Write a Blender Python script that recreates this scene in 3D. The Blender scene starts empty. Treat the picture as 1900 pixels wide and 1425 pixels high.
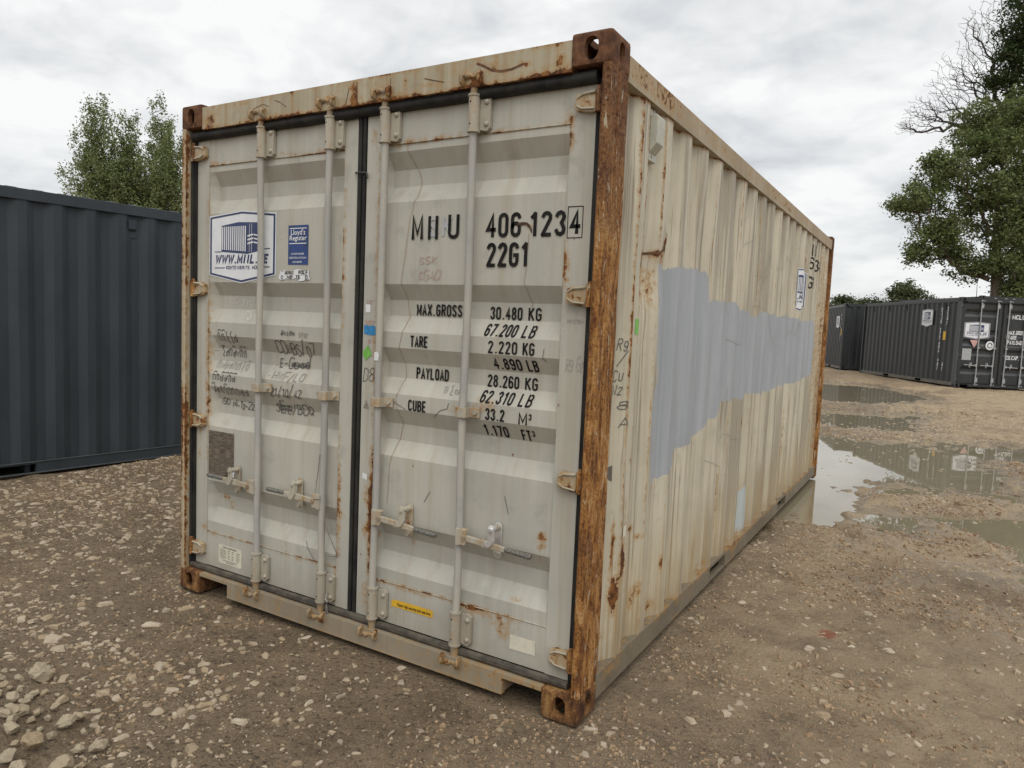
import bpy, bmesh, math, random
import numpy as np
from mathutils import Vector, Matrix, Euler
R = math.radians
rng = np.random.RandomState(11); random.seed(11)
W, L, H = 2.438, 6.058, 2.591
sc = bpy.context.scene
col = sc.collection

# ------------------------------------------------------------------ camera
camd = bpy.data.cameras.new('camera'); cam = bpy.data.objects.new('camera', camd); col.objects.link(cam)
camd.sensor_width = 36; camd.lens = 25.278; camd.clip_start = .05; camd.clip_end = 900
cr, cu, cf = Vector((.857, .513566, .042441)), Vector((-.079364, .050161, .995583)), Vector((-.509168, .856583, -.083747))
m = Matrix((cr, cu, -cf)).transposed().to_4x4(); m.translation = Vector((3.5211, -2.4133, 1.5335)); cam.matrix_world = m
sc.camera = cam

# ------------------------------------------------------------------ light
SUN_EL, SUN_AZ = R(57), R(140)            # azimuth clockwise from +y
sund = bpy.data.lights.new('sun', 'SUN'); sun = bpy.data.objects.new('sun', sund); col.objects.link(sun)
sund.energy = 1.5; sund.angle = R(50); sund.color = (1, .975, .905)
sd = Vector((math.sin(SUN_AZ) * math.cos(SUN_EL), math.cos(SUN_AZ) * math.cos(SUN_EL), math.sin(SUN_EL)))
sun.rotation_euler = sd.to_track_quat('Z', 'Y').to_euler()
sc.view_settings.view_transform = 'Standard'; sc.view_settings.look = 'None'
sc.view_settings.gamma = 1; sc.view_settings.use_curve_mapping = False; sc.view_settings.exposure = 0.25


class NT:
    """tiny node-building helper"""
    def __init__(s, tree):
        s.t = tree; s.t.nodes.clear()
    def n(s, typ, ins=None, **props):
        nd = s.t.nodes.new(typ)
        for k, v in props.items():
            setattr(nd, k, v)
        for k, v in (ins or {}).items():
            s.put(nd.inputs[k], v)
        return nd
    def put(s, sock, v):
        if hasattr(v, 'is_output') or isinstance(v, bpy.types.NodeSocket):
            s.t.links.new(v, sock)
        elif isinstance(v, bpy.types.Node):
            s.t.links.new(v.outputs[0], sock)
        else:
            if isinstance(v, tuple) and len(v) == 3 and sock.type == 'RGBA': v = v + (1,)
            sock.default_value = v
    def m(s, op, a, b=0.0, c=None, clamp=False):
        nd = s.t.nodes.new('ShaderNodeMath'); nd.operation = op; nd.use_clamp = clamp
        s.put(nd.inputs[0], a); s.put(nd.inputs[1], b)
        if c is not None: s.put(nd.inputs[2], c)
        return nd.outputs[0]
    def mix(s, f, a, b, blend='MIX'):
        nd = s.t.nodes.new('ShaderNodeMix'); nd.data_type = 'RGBA'; nd.blend_type = blend
        s.put(nd.inputs[0], f); s.put(nd.inputs[6], a); s.put(nd.inputs[7], b)
        return nd.outputs[2]
    def ss(s, v, lo, hi, a=0.0, b=1.0):
        nd = s.t.nodes.new('ShaderNodeMapRange'); nd.interpolation_type = 'SMOOTHSTEP'
        for i, x in enumerate((v, lo, hi, a, b)): s.put(nd.inputs[i], x)
        return nd.outputs[0]
    def coord(s, which='Object', scale=(1, 1, 1)):
        c = s.t.nodes.new('ShaderNodeTexCoord')
        mp = s.t.nodes.new('ShaderNodeMapping'); s.t.links.new(c.outputs[which], mp.inputs[0]); mp.inputs[3].default_value = scale
        return mp.outputs[0]
    def noise(s, vec, scale, detail=4, rough=.55, dist=0.0):
        nd = s.n('ShaderNodeTexNoise', {'Vector': vec, 'Scale': scale, 'Detail': detail, 'Roughness': rough, 'Distortion': dist})
        return nd.outputs[0]
    def attr(s, name):
        return s.n('ShaderNodeAttribute', attribute_name=name).outputs['Fac']
    def ramp(s, f, stops):
        nd = s.t.nodes.new('ShaderNodeValToRGB'); s.put(nd.inputs[0], f); e = nd.color_ramp.elements
        while len(e) < len(stops): e.new(.5)
        for el, (p, c) in zip(e, stops):
            el.position = p; el.color = tuple(c) + (1,)
        return nd.outputs[0]
    def out(s, color, rough, metal=0.0, bump=None, bstr=.3, bdist=.01, spec=.5, **kw):
        ins = {'Base Color': color, 'Roughness': rough, 'Metallic': metal, 'Specular IOR Level': spec}
        ins.update(kw)
        p = s.n('ShaderNodeBsdfPrincipled', ins)
        if bump is not None:
            b = s.n('ShaderNodeBump', {'Height': bump, 'Strength': bstr, 'Distance': bdist}); s.t.links.new(b.outputs[0], p.inputs['Normal'])
        o = s.n('ShaderNodeOutputMaterial'); s.t.links.new(p.outputs[0], o.inputs[0]); return p


def newmat(name):
    mt = bpy.data.materials.new(name); mt.use_nodes = True
    return mt, NT(mt.node_tree)


# ------------------------------------------------------------------ sky (world)
w = bpy.data.worlds.new('World'); sc.world = w; w.use_nodes = True
g = NT(w.node_tree)
sky = g.n('ShaderNodeTexSky', sky_type='NISHITA', sun_disc=False, sun_elevation=SUN_EL, sun_rotation=SUN_AZ, air_density=1.0, dust_density=2.0)
tc = g.n('ShaderNodeTexCoord')
sep = g.n('ShaderNodeSeparateXYZ', {0: tc.outputs['Generated']})
den = g.m('ADD', g.m('MAXIMUM', sep.outputs[2], 0.0), .22)
cv = g.n('ShaderNodeCombineXYZ', {0: g.m('DIVIDE', sep.outputs[0], den), 1: g.m('DIVIDE', sep.outputs[1], den), 2: 0.0}).outputs[0]
big = g.noise(cv, 0.75, 3, .5, .2)
med = g.noise(cv, 2.1, 5, .52, .35)
fine = g.noise(cv, 6.5, 5, .55, .5)
cl = g.m('ADD', g.m('MULTIPLY', big, .45), g.m('ADD', g.m('MULTIPLY', med, .42), g.m('MULTIPLY', fine, .16)))
cloud = g.ramp(cl, [(.40, (4.7, 4.9, 5.15)), (.455, (5.9, 6.05, 6.2)), (.505, (7.1, 7.18, 7.2)), (.57, (8.6, 8.6, 8.5))])
hz = g.ss(sep.outputs[2], 0.0, .3, .55, 0.0)
cloud = g.mix(hz, cloud, (7.7, 7.8, 7.8))
gap = g.ss(fine, .66, .8, .92, .75)
skc = g.mix(gap, sky.outputs[0], cloud)
bg = g.n('ShaderNodeBackground', {0: skc, 1: .1}); wo = g.n('ShaderNodeOutputWorld'); g.t.links.new(bg.outputs[0], wo.inputs[0])

# ------------------------------------------------------------------ numpy value noise and the ground height
_T = rng.rand(64, 256, 256)
def vn(x, y, s, k=0):
    X = x * s + 1000.0; Y = y * s + 1000.0
    xi = np.floor(X).astype(int); yi = np.floor(Y).astype(int); fx = X - xi; fy = Y - yi
    fx = fx * fx * (3 - 2 * fx); fy = fy * fy * (3 - 2 * fy); T = _T[k % 64]
    a = T[xi % 256, yi % 256]; b = T[(xi + 1) % 256, yi % 256]; c = T[xi % 256, (yi + 1) % 256]; d = T[(xi + 1) % 256, (yi + 1) % 256]
    return (a * (1 - fx) + b * fx) * (1 - fy) + (c * (1 - fx) + d * fx) * fy - .5
def fbm(x, y, s, o=4, k=0, r=.5):
    v = 0; a = 1.0
    for i in range(o):
        ca, sa = math.cos(i * 1.1), math.sin(i * 1.1)
        v = v + a * vn(x * ca - y * sa, x * sa + y * ca, s * 2.03 ** i, k + i); a *= r
    return v
def poly_sdf(x, y, poly):
    """signed distance, positive inside"""
    P = np.array(poly, float); Q = np.roll(P, -1, 0); d = np.full(x.shape, 1e9); ins = np.zeros(x.shape, bool)
    for (ax, ay), (bx, by) in zip(P, Q):
        ex, ey = bx - ax, by - ay; wx, wy = x - ax, y - ay
        t = np.clip((wx * ex + wy * ey) / (ex * ex + ey * ey), 0, 1)
        d = np.minimum(d, np.hypot(wx - ex * t, wy - ey * t))
        c = ((ay > y) != (by > y)) & (x < (bx - ax) * (y - ay) / (by - ay + 1e-12) + ax)
        ins ^= c
    return np.where(ins, d, -d)
PUD = [  # level, blend width, outline
    (.09, 1.0, [(1.0285, 0), (.04, 21.43), (.91, 21.82), (1.52, 21.79), (2.19, 20.44), (2.89, 19.44), (3.24, 17.78), (3.1, 16.5), (2.62, 15.23), (2.17, 14.6), (1.09, 14.6), (.2, 15.5), (-.3, 18.5)]),
    (.0, .6, [(1.037, 0), (.6, 12.6), (1.3, 13.04), (2.16, 14.2), (2.96, 14.4), (3.36, 14.1), (3.59, 13.85), (3.21, 12.76), (3.33, 11.99), (3.27, 10.74), (2.82, 10.66), (2.21, 10.42), (1.2, 10.6), (.4, 11.4)]),
    (-.022, .55, [(1.0, 8.9), (1.73, 9.22), (2.26, 9.75), (2.49, 9.7), (3.28, 10.1), (4.01, 10.7), (5.17, 11.3), (6.6, 11.2), (6.4, 9.7), (4.94, 9.39), (4.45, 8.9), (4.05, 8.7), (4.3, 8.1), (4.5, 7.3), (4.3, 6.7), (3.8, 6.3), (3.35, 6.1), (3.05, 5.95), (2.95, 5.6), (2.93, 5.14), (3.1, 4.9), (3.2, 4.5), (3.05, 4.0), (2.61, 3.8), (2.3, 3.55), (1.9, 4.3), (1.9, 6.0), (1.3, 7.1)]),
    (-.027, .3, [(3.42, 4.72), (3.69, 4.86), (4.05, 5.1), (4.6, 5.75), (5.4, 5.6), (5.3, 4.0), (4.7, 3.5), (4.31, 3.55), (4.16, 3.98), (3.98, 4.36), (3.8, 4.56), (3.6, 4.6)]),
    (-.018, .15, [(3.27, 4.42), (3.44, 4.43), (3.48, 4.14), (3.30, 4.11)]),
]
for i_ in (0, 1):                      # outlines measured on a slightly higher plane
    k_ = PUD[i_][2][0][0]; PUD[i_] = (PUD[i_][0], PUD[i_][1], [(3.52 + (x - 3.52) * k_, -2.41 + (y + 2.41) * k_) for x, y in PUD[i_][2][1:]])
PUD = [PUD[i_] for i_ in (2, 1, 0, 3, 4)]
def base_h(x, y):
    return np.clip((y - 7.5) * .0155, 0, .215) + np.clip((y - 24) * .012, 0, .055)
def ground_h(x, y, fine=True):
    h = base_h(x, y) + .045 * fbm(x, y, .35, 3, 3) * np.clip((24 - y) / 10, .3, 1) + .05 * np.abs(fbm(x, y * .7, 1.3, 4, 84)) * np.clip((y - 7) / 3, 0, 1) * np.clip((24 - y) / 4, .2, 1) + .034 * fbm(x, y, 1.5, 4, 9) + .020 * np.abs(fbm(x, y, 4.5, 3, 12)) * np.clip((x - 2.3) / 1.2, .25, 1.3)
    if fine: h = h + .014 * fbm(x, y, 9., 3, 20) + .010 * fbm(x, y, 22., 2, 30)
    # packed flat where the near container stands
    dx = np.maximum(np.maximum(-x, x - W), 0); dy = np.maximum(np.maximum(-y, y - L), 0); d = np.hypot(dx, dy)
    k = np.clip(1 - d / .8, 0, 1) * .7
    h = h * (1 - k) + (base_h(x, y) - .006) * k
    sd = []
    for lev, bw, P in PUD:
        wx = x + .36 * fbm(x, y, 1.9, 5, 40, .7) * min(1, bw * 2.5); wy = y + .75 * fbm(x, y, 1.9, 5, 46, .7) * min(1, bw * 2.5)
        s = poly_sdf(wx, wy, P); sd.append(s)
        t = np.clip((s + bw + .3) / bw, 0, 1); t = t * t * (3 - 2 * t)
        tgt = lev + .010 - .032 * np.clip(s / .22 + .45, 0, 1) - .02 * np.clip(s / .5 - .3, 0, 1) + .03 * np.clip((-s - .12) / .3, 0, 1)
        n = .056 * fbm(x, y * .8, 2.8, 5, 52, .66) + (.008 * fbm(x, y, 14., 3, 20) if fine else 0)
        h = h * (1 - t) + (tgt + n) * t
    for i, (lev, bw, P) in enumerate(PUD):          # a rim of ground round every pool
        c0 = -.13 if bw > .2 else -.04; other = np.max([q + .13 for j, q in enumerate(sd) if j != i], axis=0)
        rim = (sd[i] < c0) & (sd[i] > -.45) & (other < 0); h = np.where(rim & (h < lev + .004), lev + .004 + (h - lev) * .12 + .012 * np.clip((c0 - sd[i]) / .15, 0, 1), h)
    return h

# ------------------------------------------------------------------ object helpers
def tag(o, label=None, cat=None, group=None, kind=None):
    for k, v in (('label', label), ('category', cat), ('group', group), ('kind', kind)):
        if v: o[k] = v
    return o
def empty(name, loc=(0, 0, 0), rz=0, **kw):
    o = bpy.data.objects.new(name, None); col.objects.link(o); o.location = loc; o.rotation_euler = (0, 0, rz); o.empty_display_size = .2
    return tag(o, **kw)

class MB:
    def __init__(s): s.v = []; s.f = []; s.mi = []
    def add(s, vs, fs, mi=0):
        b = len(s.v); s.v += [tuple(p) for p in vs]; s.f += [tuple(b + i for i in f) for f in fs]; s.mi += [mi] * len(fs); return s
    def box(s, a, b, res=0, mi=0):
        (x0, y0, z0), (x1, y1, z1) = a, b
        if not res:
            v = [(x0, y0, z0), (x1, y0, z0), (x1, y1, z0), (x0, y1, z0), (x0, y0, z1), (x1, y0, z1), (x1, y1, z1), (x0, y1, z1)]
            return s.add(v, [(0, 3, 2, 1), (4, 5, 6, 7), (0, 1, 5, 4), (1, 2, 6, 5), (2, 3, 7, 6), (3, 0, 4, 7)], mi)
        nn = [max(1, int(round(abs(q - p) / res))) for p, q in zip(a, b)]
        lo, hi = np.array(a, float), np.array(b, float)
        idx = {}; vs = []; fs = []
        def vid(i, j, k):
            key = (i, j, k)
            if key not in idx:
                idx[key] = len(vs); vs.append(tuple(lo + (hi - lo) * np.array([i / nn[0], j / nn[1], k / nn[2]])))
            return idx[key]
        for ax in range(3):
            u, w_ = [(1, 2), (2, 0), (0, 1)][ax]
            for side in (0, nn[ax]):
                for i in range(nn[u]):
                    for j in range(nn[w_]):
                        q = []
                        for di, dj in ((0, 0), (1, 0), (1, 1), (0, 1)):
                            c = [0, 0, 0]; c[ax] = side; c[u] = i + di; c[w_] = j + dj; q.append(vid(*c))
                        fs.append(tuple(q) if side else tuple(reversed(q)))
        return s.add(vs, fs, mi)
    def tube(s, pts, r, n=10, cap=True, mi=0):
        pts = [Vector(p) for p in pts]; rs = r if hasattr(r, '__len__') else [r] * len(pts)
        vs = []; up = None
        for i, p in enumerate(pts):
            t = (pts[min(i + 1, len(pts) - 1)] - pts[max(i - 1, 0)]).normalized()
            if up is None:
                up = Vector((0, 0, 1)) if abs(t.z) < .9 else Vector((1, 0, 0))
            a = t.cross(up); a = a.normalized() if a.length > 1e-6 else Vector((1, 0, 0)); b = t.cross(a).normalized(); up = -b if False else a.cross(t)
            for k in range(n):
                th = 2 * math.pi * k / n; vs.append(p + (a * math.cos(th) + b * math.sin(th)) * rs[i])
        fs = []
        for i in range(len(pts) - 1):
            for k in range(n):
                k2 = (k + 1) % n; fs.append((i * n + k, i * n + k2, (i + 1) * n + k2, (i + 1) * n + k))
        if cap: fs += [tuple(range(n - 1, -1, -1)), tuple((len(pts) - 1) * n + k for k in range(n))]
        return s.add(vs, fs, mi)
    def cyl(s, a, b, r, n=12, mi=0): return s.tube([a, b], r, n, True, mi)
    def prism(s, poly, axis, lo, hi, res=0, mi=0):
        """poly: 2-d outline in the other two axes (cyclic order), extruded along axis"""
        nz = max(1, int(round((hi - lo) / res))) if res else 1
        n = len(poly); vs = []
        for i in range(nz + 1):
            c = lo + (hi - lo) * i / nz
            for u, v_ in poly:
                vs.append({'x': (c, u, v_), 'y': (u, c, v_), 'z': (u, v_, c)}[axis])
        fs = [(i * n + k, i * n + (k + 1) % n, (i + 1) * n + (k + 1) % n, (i + 1) * n + k) for i in range(nz) for k in range(n)]
        fs += [tuple(range(n - 1, -1, -1)), tuple(nz * n + k for k in range(n))]
        return s.add(vs, fs, mi)
    def mesh(s, name, mats, smooth=None, fix=True, bevel=0):
        me = bpy.data.meshes.new(name); me.from_pydata(s.v, [], s.f)
        for mt in (mats if isinstance(mats, (list, tuple)) else [mats]): me.materials.append(mt)
        if len(set(s.mi)) > 1: me.polygons.foreach_set('material_index', s.mi)
        if fix or bevel:
            bm = bmesh.new(); bm.from_mesh(me)
            if fix: bmesh.ops.recalc_face_normals(bm, faces=bm.faces)
            if bevel:
                ed = [e for e in bm.edges if len(e.link_faces) == 2 and e.calc_face_angle(0) > R(30)]
                bmesh.ops.bevel(bm, geom=ed, offset=bevel, segments=2, affect='EDGES', profile=.6, clamp_overlap=True)
            bm.to_mesh(me); bm.free()
        if smooth is not None:
            me.polygons.foreach_set('use_smooth', [True] * len(me.polygons)); me.set_sharp_from_angle(angle=R(smooth))
        return me
    def build(s, name, mats, parent=None, smooth=None, fix=True, bevel=0, rustfn=None):
        me = s.mesh(name, mats, smooth, fix, bevel)
        if rustfn: set_attr(me, 'rust', rustfn)
        return link(name, me, parent)

def link(name, me, parent=None):
    o = bpy.data.objects.new(name, me); col.objects.link(o)
    if parent is not None: o.parent = parent
    return o
def set_attr(me, name, fn):
    n = len(me.vertices); co = np.empty(n * 3); me.vertices.foreach_get('co', co); co = co.reshape(-1, 3)
    a = me.attributes.new(name, 'FLOAT', 'POINT'); a.data.foreach_set('value', np.asarray(fn(co), dtype=np.float32))
def copy_tree(o, parent=None):
    c = o.copy(); col.objects.link(c); c.parent = parent
    for ch in o.children: copy_tree(ch, c)
    return c
def grid_mesh(name, X, Y, Z, mat, smooth=True):
    """X,Y,Z arrays (n,m) -> quad grid"""
    n, m_ = X.shape; co = np.stack([X, Y, Z], -1).reshape(-1, 3).astype(np.float32)
    i = np.arange(n * m_).reshape(n, m_); f = np.stack([i[:-1, :-1], i[1:, :-1], i[1:, 1:], i[:-1, 1:]], -1).reshape(-1, 4)
    return raw_mesh(name, co, f, mat, smooth)
def raw_mesh(name, co, f, mat, smooth=False):
    me = bpy.data.meshes.new(name); k = f.shape[1]
    me.vertices.add(len(co)); me.vertices.foreach_set('co', co.astype(np.float32).ravel())
    me.loops.add(f.size); me.loops.foreach_set('vertex_index', f.astype(np.int32).ravel())
    me.polygons.add(len(f)); me.polygons.foreach_set('loop_start', np.arange(0, f.size, k, dtype=np.int32)); me.polygons.foreach_set('loop_total', np.full(len(f), k, dtype=np.int32))
    me.polygons.foreach_set('use_smooth', np.full(len(f), smooth)); me.materials.append(mat); me.update(calc_edges=True); me.validate(); return me

# ------------------------------------------------------------------ materials
def rust_color(g, c, k=1.0):
    n = g.noise(g.coord(scale=(1, 1, .6)), 38, 5, .65)
    return g.ramp(n, [(.3, (.030 * k, .012 * k, .006 * k)), (.45, (.10 * k, .038 * k, .014 * k)), (.6, (.21 * k, .085 * k, .024 * k)), (.75, (.34 * k, .17 * k, .06 * k))])
def paint_mat(name, base, base2, dirt=(.33, .26, .17), spots=1.0, streak=1.0, rough=.5, patch=False, bs=.25, bare=None):
    mt, g = newmat(name)
    c = g.coord()
    vs = g.noise(g.coord(scale=(6, 24, .55)), 1.0, 5, .6) if patch else g.noise(g.coord(scale=(24, 8, .7)), 1.0, 5, .6)                # vertical run-off
    lg = g.noise(c, 1.7, 5, .6); md = g.noise(c, 9, 6, .6); fn = g.noise(c, 90, 4, .6)
    col_ = g.mix(g.ss(lg, .35, .65), base, base2)
    col_ = g.mix(g.m('MULTIPLY', g.ss(vs, .5, .72), .42 * streak), col_, dirt)
    col_ = g.mix(g.m('MULTIPLY', g.ss(vs, .47, .3), .28 * streak), col_, tuple(min(1, x * 1.28) for x in base))
    col_ = g.mix(g.m('MULTIPLY', g.ss(md, .56, .72), .3), col_, tuple(x * .62 for x in base2))
    if bare:                                                            # chalky worn or grimy whole ribs
        zy = g.n('ShaderNodeSeparateXYZ', {0: c}); reg = g.m('ADD', g.m('MULTIPLY', g.ss(zy.outputs[1], .9, 1.6), g.ss(zy.outputs[1], 4.2, 3.2)), g.m('MULTIPLY', g.ss(zy.outputs[2], 1.2, .9), g.ss(zy.outputs[1], 1.4, 2.0)), None, True)
        ribs = g.noise(g.coord(scale=(.6, 3.8, .22)), 2.6, 3, .5)
        fr = g.noise(g.coord(scale=(8, 64, 1.2)), 1.0, 4, .6)
        lowz = g.n('ShaderNodeSeparateXYZ', {0: c}).outputs[2]
        col_ = g.mix(g.m('MULTIPLY', g.ss(g.m('ADD', g.m('MULTIPLY', ribs, .7), g.m('ADD', g.m('MULTIPLY', fr, .3), g.m('MULTIPLY', reg, .055))), .50, .60), .7), col_, bare)
        col_ = g.mix(g.m('MULTIPLY', g.ss(fr, .6, .66), .75), col_, (.20, .155, .11))
        col_ = g.mix(g.m('MULTIPLY', g.ss(lowz, .75, .12), g.ss(fr, .35, .6, .15, .75)), col_, (.36, .26, .13))
    zz = g.n('ShaderNodeSeparateXYZ', {0: c}).outputs[2]
    mud = g.m('MULTIPLY', g.ss(g.m('ADD', zz, g.m('MULTIPLY', g.m('SUBTRACT', md, .5), .35)), .34, .04), .45)
    col_ = g.mix(mud, col_, (.25, .2, .135))
    sp = g.n('ShaderNodeTexVoronoi', {'Vector': g.coord(scale=(1, 1, .7)), 'Scale': 13.0}, feature='F1')
    dots = g.m('MULTIPLY', g.ss(sp.outputs['Distance'], .085, .03), g.ss(g.noise(c, 4.3, 3, .5), .55, .62))
    rough_n = g.m('ADD', g.m('MULTIPLY', g.m('SUBTRACT', g.noise(c, 30, 6, .7), .5), 1.5), g.m('MULTIPLY', g.m('SUBTRACT', vs, .5), .6))
    ra = g.attr('rust'); rr = g.m('ADD', ra, g.m('MULTIPLY', rough_n, g.ss(ra, 0.0, .25, 0.0, 1.0)))
    if patch:
        pz = g.attr('patch'); pn = g.m('SUBTRACT', g.noise(g.coord(scale=(1, 1, .5)), 28, 4, .6), .5)
        pm = g.ss(g.m('ADD', pz, g.m('MULTIPLY', pn, .05)), -.003, .003)
        pc = g.mix(g.ss(g.noise(g.coord(scale=(20, 20, 1.0)), 1.0, 4, .6), .35, .7), (.30, .318, .342), (.36, .378, .40))
        pc = g.mix(g.ss(fn, .62, .72, 0.0, .25), pc, (.5, .52, .54))
        col_ = g.mix(pm, col_, pc)
        p2 = g.attr('patchb'); pm2 = g.ss(g.m('ADD', p2, g.m('MULTIPLY', pn, .05)), -.003, .003)
        col_ = g.mix(g.m('MULTIPLY', pm2, .8), col_, (.42, .48, .5))
        rr = g.m('SUBTRACT', rr, g.m('MULTIPLY', pm, .6))
    halo = g.ss(rr, .12, .55, 0.0, .75)
    col_ = g.mix(halo, col_, (.36, .215, .085), 'MIX')
    rm = g.m('MAXIMUM', g.ss(rr, .5, .6), g.m('MULTIPLY', dots, .9 * spots))
    col_ = g.mix(rm, col_, rust_color(g, c))
    ro = g.m('ADD', rough - .1, g.m('MULTIPLY', g.m('ADD', md, rm), .25))
    hgt = g.m('ADD', g.m('MULTIPLY', lg, .6), g.m('ADD', g.m('MULTIPLY', fn, .05), g.m('MULTIPLY', rm, -.06)))
    g.out(col_, ro, 0.0, hgt, bs, .02, .28)
    return mt

M = {}
M['door'] = paint_mat('door_paint', (.46, .445, .385), (.40, .39, .345), spots=1.0, streak=.75, rough=.5, bs=.25)
M['cream'] = paint_mat('frame_paint', (.43, .395, .305), (.35, .31, .235), dirt=(.31, .2, .1), spots=1.2, streak=1.0)
M['side'] = paint_mat('side_paint', (.53, .487, .385), (.45, .412, .32), dirt=(.31, .235, .15), spots=.7, streak=.75, patch=True, bare=(.27, .235, .185), bs=.35)
M['fitting'] = paint_mat('fitting_paint', (.43, .395, .32), (.34, .31, .255), dirt=(.28, .2, .12), spots=.4, streak=.8)
M['cam'] = paint_mat('rusty_cam_paint', (.30, .24, .165), (.22, .165, .11), dirt=(.14, .08, .04), spots=1.6, streak=1.0)
M['bar'] = paint_mat('worn_galvanised_bar', (.33, .33, .32), (.42, .395, .34), dirt=(.2, .18, .15), spots=.35, streak=1.3, rough=.45)
M['sill'] = paint_mat('sill_paint', (.33, .29, .225), (.24, .205, .155), dirt=(.19, .12, .06), spots=1.0, streak=1.3)
M['lowrail'] = paint_mat('bottom_rail_paint', (.15, .13, .10), (.09, .078, .06), dirt=(.08, .055, .035), spots=1.0, streak=1.3)
M['header'] = paint_mat('header_paint', (.40, .35, .25), (.33, .285, .20), dirt=(.27, .16, .07), spots=1.4, streak=1.5)
M['rail'] = paint_mat('rail_paint', (.36, .30, .205), (.28, .225, .145), dirt=(.25, .17, .09), spots=1.0, streak=1.3)

def rusty_post():
    mt, g = newmat('flaking_rust')
    c = g.coord(); a = g.noise(g.coord(scale=(1, 1, .16)), 34, 6, .70, 1.3); b = g.noise(g.coord(scale=(1, 1, .7)), 10, 6, .7); pit = g.noise(c, 75, 5, .7)
    z = g.n('ShaderNodeSeparateXYZ', {0: c}).outputs[2]
    v = g.m('ADD', g.m('MULTIPLY', a, .48), g.m('ADD', g.m('MULTIPLY', b, .34), g.m('MULTIPLY', pit, .20)))
    cc = g.ramp(v, [(.38, (.07, .028, .012)), (.45, (.17, .068, .022)), (.50, (.32, .145, .042)), (.54, (.42, .20, .062)), (.59, (.52, .31, .13)), (.66, (.36, .16, .05))])
    pat = g.noise(g.coord(scale=(1, 1, .5)), 6, 6, .7); top = g.ss(g.m('ADD', z, g.m('MULTIPLY', pat, 1.3)), 2.2, 3.0)
    cc = g.mix(g.m('MULTIPLY', g.ss(pat, .54, .64), .7), cc, g.mix(g.ss(pit, .4, .6), (.065, .026, .013), (.17, .075, .032)))
    cc = g.mix(g.m('MULTIPLY', top, .8), cc, g.mix(g.ss(pit, .4, .6), (.085, .036, .020), (.19, .09, .048)))
    crk = g.ss(g.noise(g.coord(scale=(1, 1, .07)), 70, 4, .7, 1.0), .40, .35); cc = g.mix(g.m('MULTIPLY', crk, .55), cc, (.03, .013, .007))
    sp_ = g.ss(pit, .40, .35); cc = g.mix(g.m('MULTIPLY', sp_, .7), cc, (.03, .013, .008))
    fl = g.ss(g.noise(g.coord(scale=(1, 1, .3)), 48, 4, .7), .615, .635)
    cc = g.mix(g.m('MULTIPLY', fl, .85), cc, (.56, .50, .38))
    g.out(cc, .82, 0.0, g.m('ADD', g.m('MULTIPLY', a, .7), g.m('ADD', g.m('MULTIPLY', pit, .5), g.m('MULTIPLY', pat, .8))), 1.0, .02, .25)
    return mt
M['post'] = rusty_post()
def simple(name, c1, c2, scale=20, rough=.6, metal=0.0, sz=1.0, bs=.2, detail=4, spec=.5, bd=.01):
    mt, g = newmat(name); n = g.noise(g.coord(scale=(1, 1, sz)), scale, detail, .6)
    g.out(g.mix(g.ss(n, .35, .65), c1, c2), rough, metal, n, bs, bd, spec); return mt
M['cast'] = simple('rusted_casting', (.06, .025, .014), (.175, .082, .040), 18, .8, bs=.8, spec=.25, detail=8)
mt, g = newmat('rusted_casting_muddy'); c = g.coord(); a = g.noise(g.coord(scale=(1, 1, .45)), 24, 6, .7, .5); b = g.noise(c, 8, 4, .6); pit = g.noise(c, 110, 4, .7)
cc = g.ramp(g.m('ADD', g.m('MULTIPLY', a, .6), g.m('ADD', g.m('MULTIPLY', b, .25), g.m('MULTIPLY', pit, .15))), [(.40, (.05, .022, .012)), (.47, (.12, .052, .022)), (.53, (.22, .105, .038)), (.58, (.36, .19, .07)), (.66, (.25, .17, .10))])
zz = g.n('ShaderNodeSeparateXYZ', {0: c}).outputs[2]; cc = g.mix(g.m('MULTIPLY', g.ss(g.m('ADD', zz, g.m('MULTIPLY', b, .08)), .075, .02), .6), cc, (.13, .09, .055))
g.out(cc, .85, 0.0, g.m('ADD', a, pit), .8, .012, .25); M['cast2'] = mt
M['rubber'] = simple('door_gasket_rubber', (.010, .010, .010), (.028, .026, .022), 14, .65, sz=.5, spec=.3)
M['rubberlow'] = simple('muddy_rubber', (.05, .044, .036), (.11, .095, .072), 18, .6)
M['steel'] = simple('new_zinc_latch', (.85, .85, .85), (.7, .71, .72), 30, .3, .75)
M['grip'] = simple('dark_knurled_grip', (.10, .095, .085), (.26, .25, .22), 160, .55, .3, bs=.8)
M['black'] = simple('black_decal', (.010, .010, .010), (.020, .019, .018), 30, .7, bs=0, spec=.15)
M['ghost'] = simple('faded_decal', (.36, .37, .38), (.40, .41, .41), 30, .5, bs=0)
M['pen'] = simple('marker_ink', (.05, .05, .05), (.11, .105, .10), 60, .6, bs=0)
M['penlight'] = simple('faint_ink', (.26, .25, .23), (.36, .35, .32), 60, .6, bs=0)
M['chalk'] = simple('chalk', (.62, .6, .55), (.55, .53, .48), 60, .8, bs=0)
M['redpen'] = simple('red_marker_ink', (.42, .22, .19), (.46, .33, .28), 60, .6, bs=0)
M['white'] = simple('white_vinyl', (.72, .73, .75), (.66, .67, .69), 12, .35, bs=0)
M['navy'] = simple('navy_print', (.016, .028, .10), (.02, .035, .12), 12, .35, bs=0)
M['blue'] = simple('blue_print', (.012, .045, .19), (.01, .03, .12), 9, .35, bs=0)
M['yellow'] = simple('yellow_label', (.72, .42, .02), (.6, .36, .04), 20, .5, bs=0)
M['green'] = simple('green_tape', (.18, .48, .08), (.14, .36, .06), 20, .5, bs=0)
M['cyan'] = simple('blue_tape', (.02, .25, .55), (.02, .16, .36), 50, .4)
M['brownplate'] = None
mt, g = newmat('corroded_plate')
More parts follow.
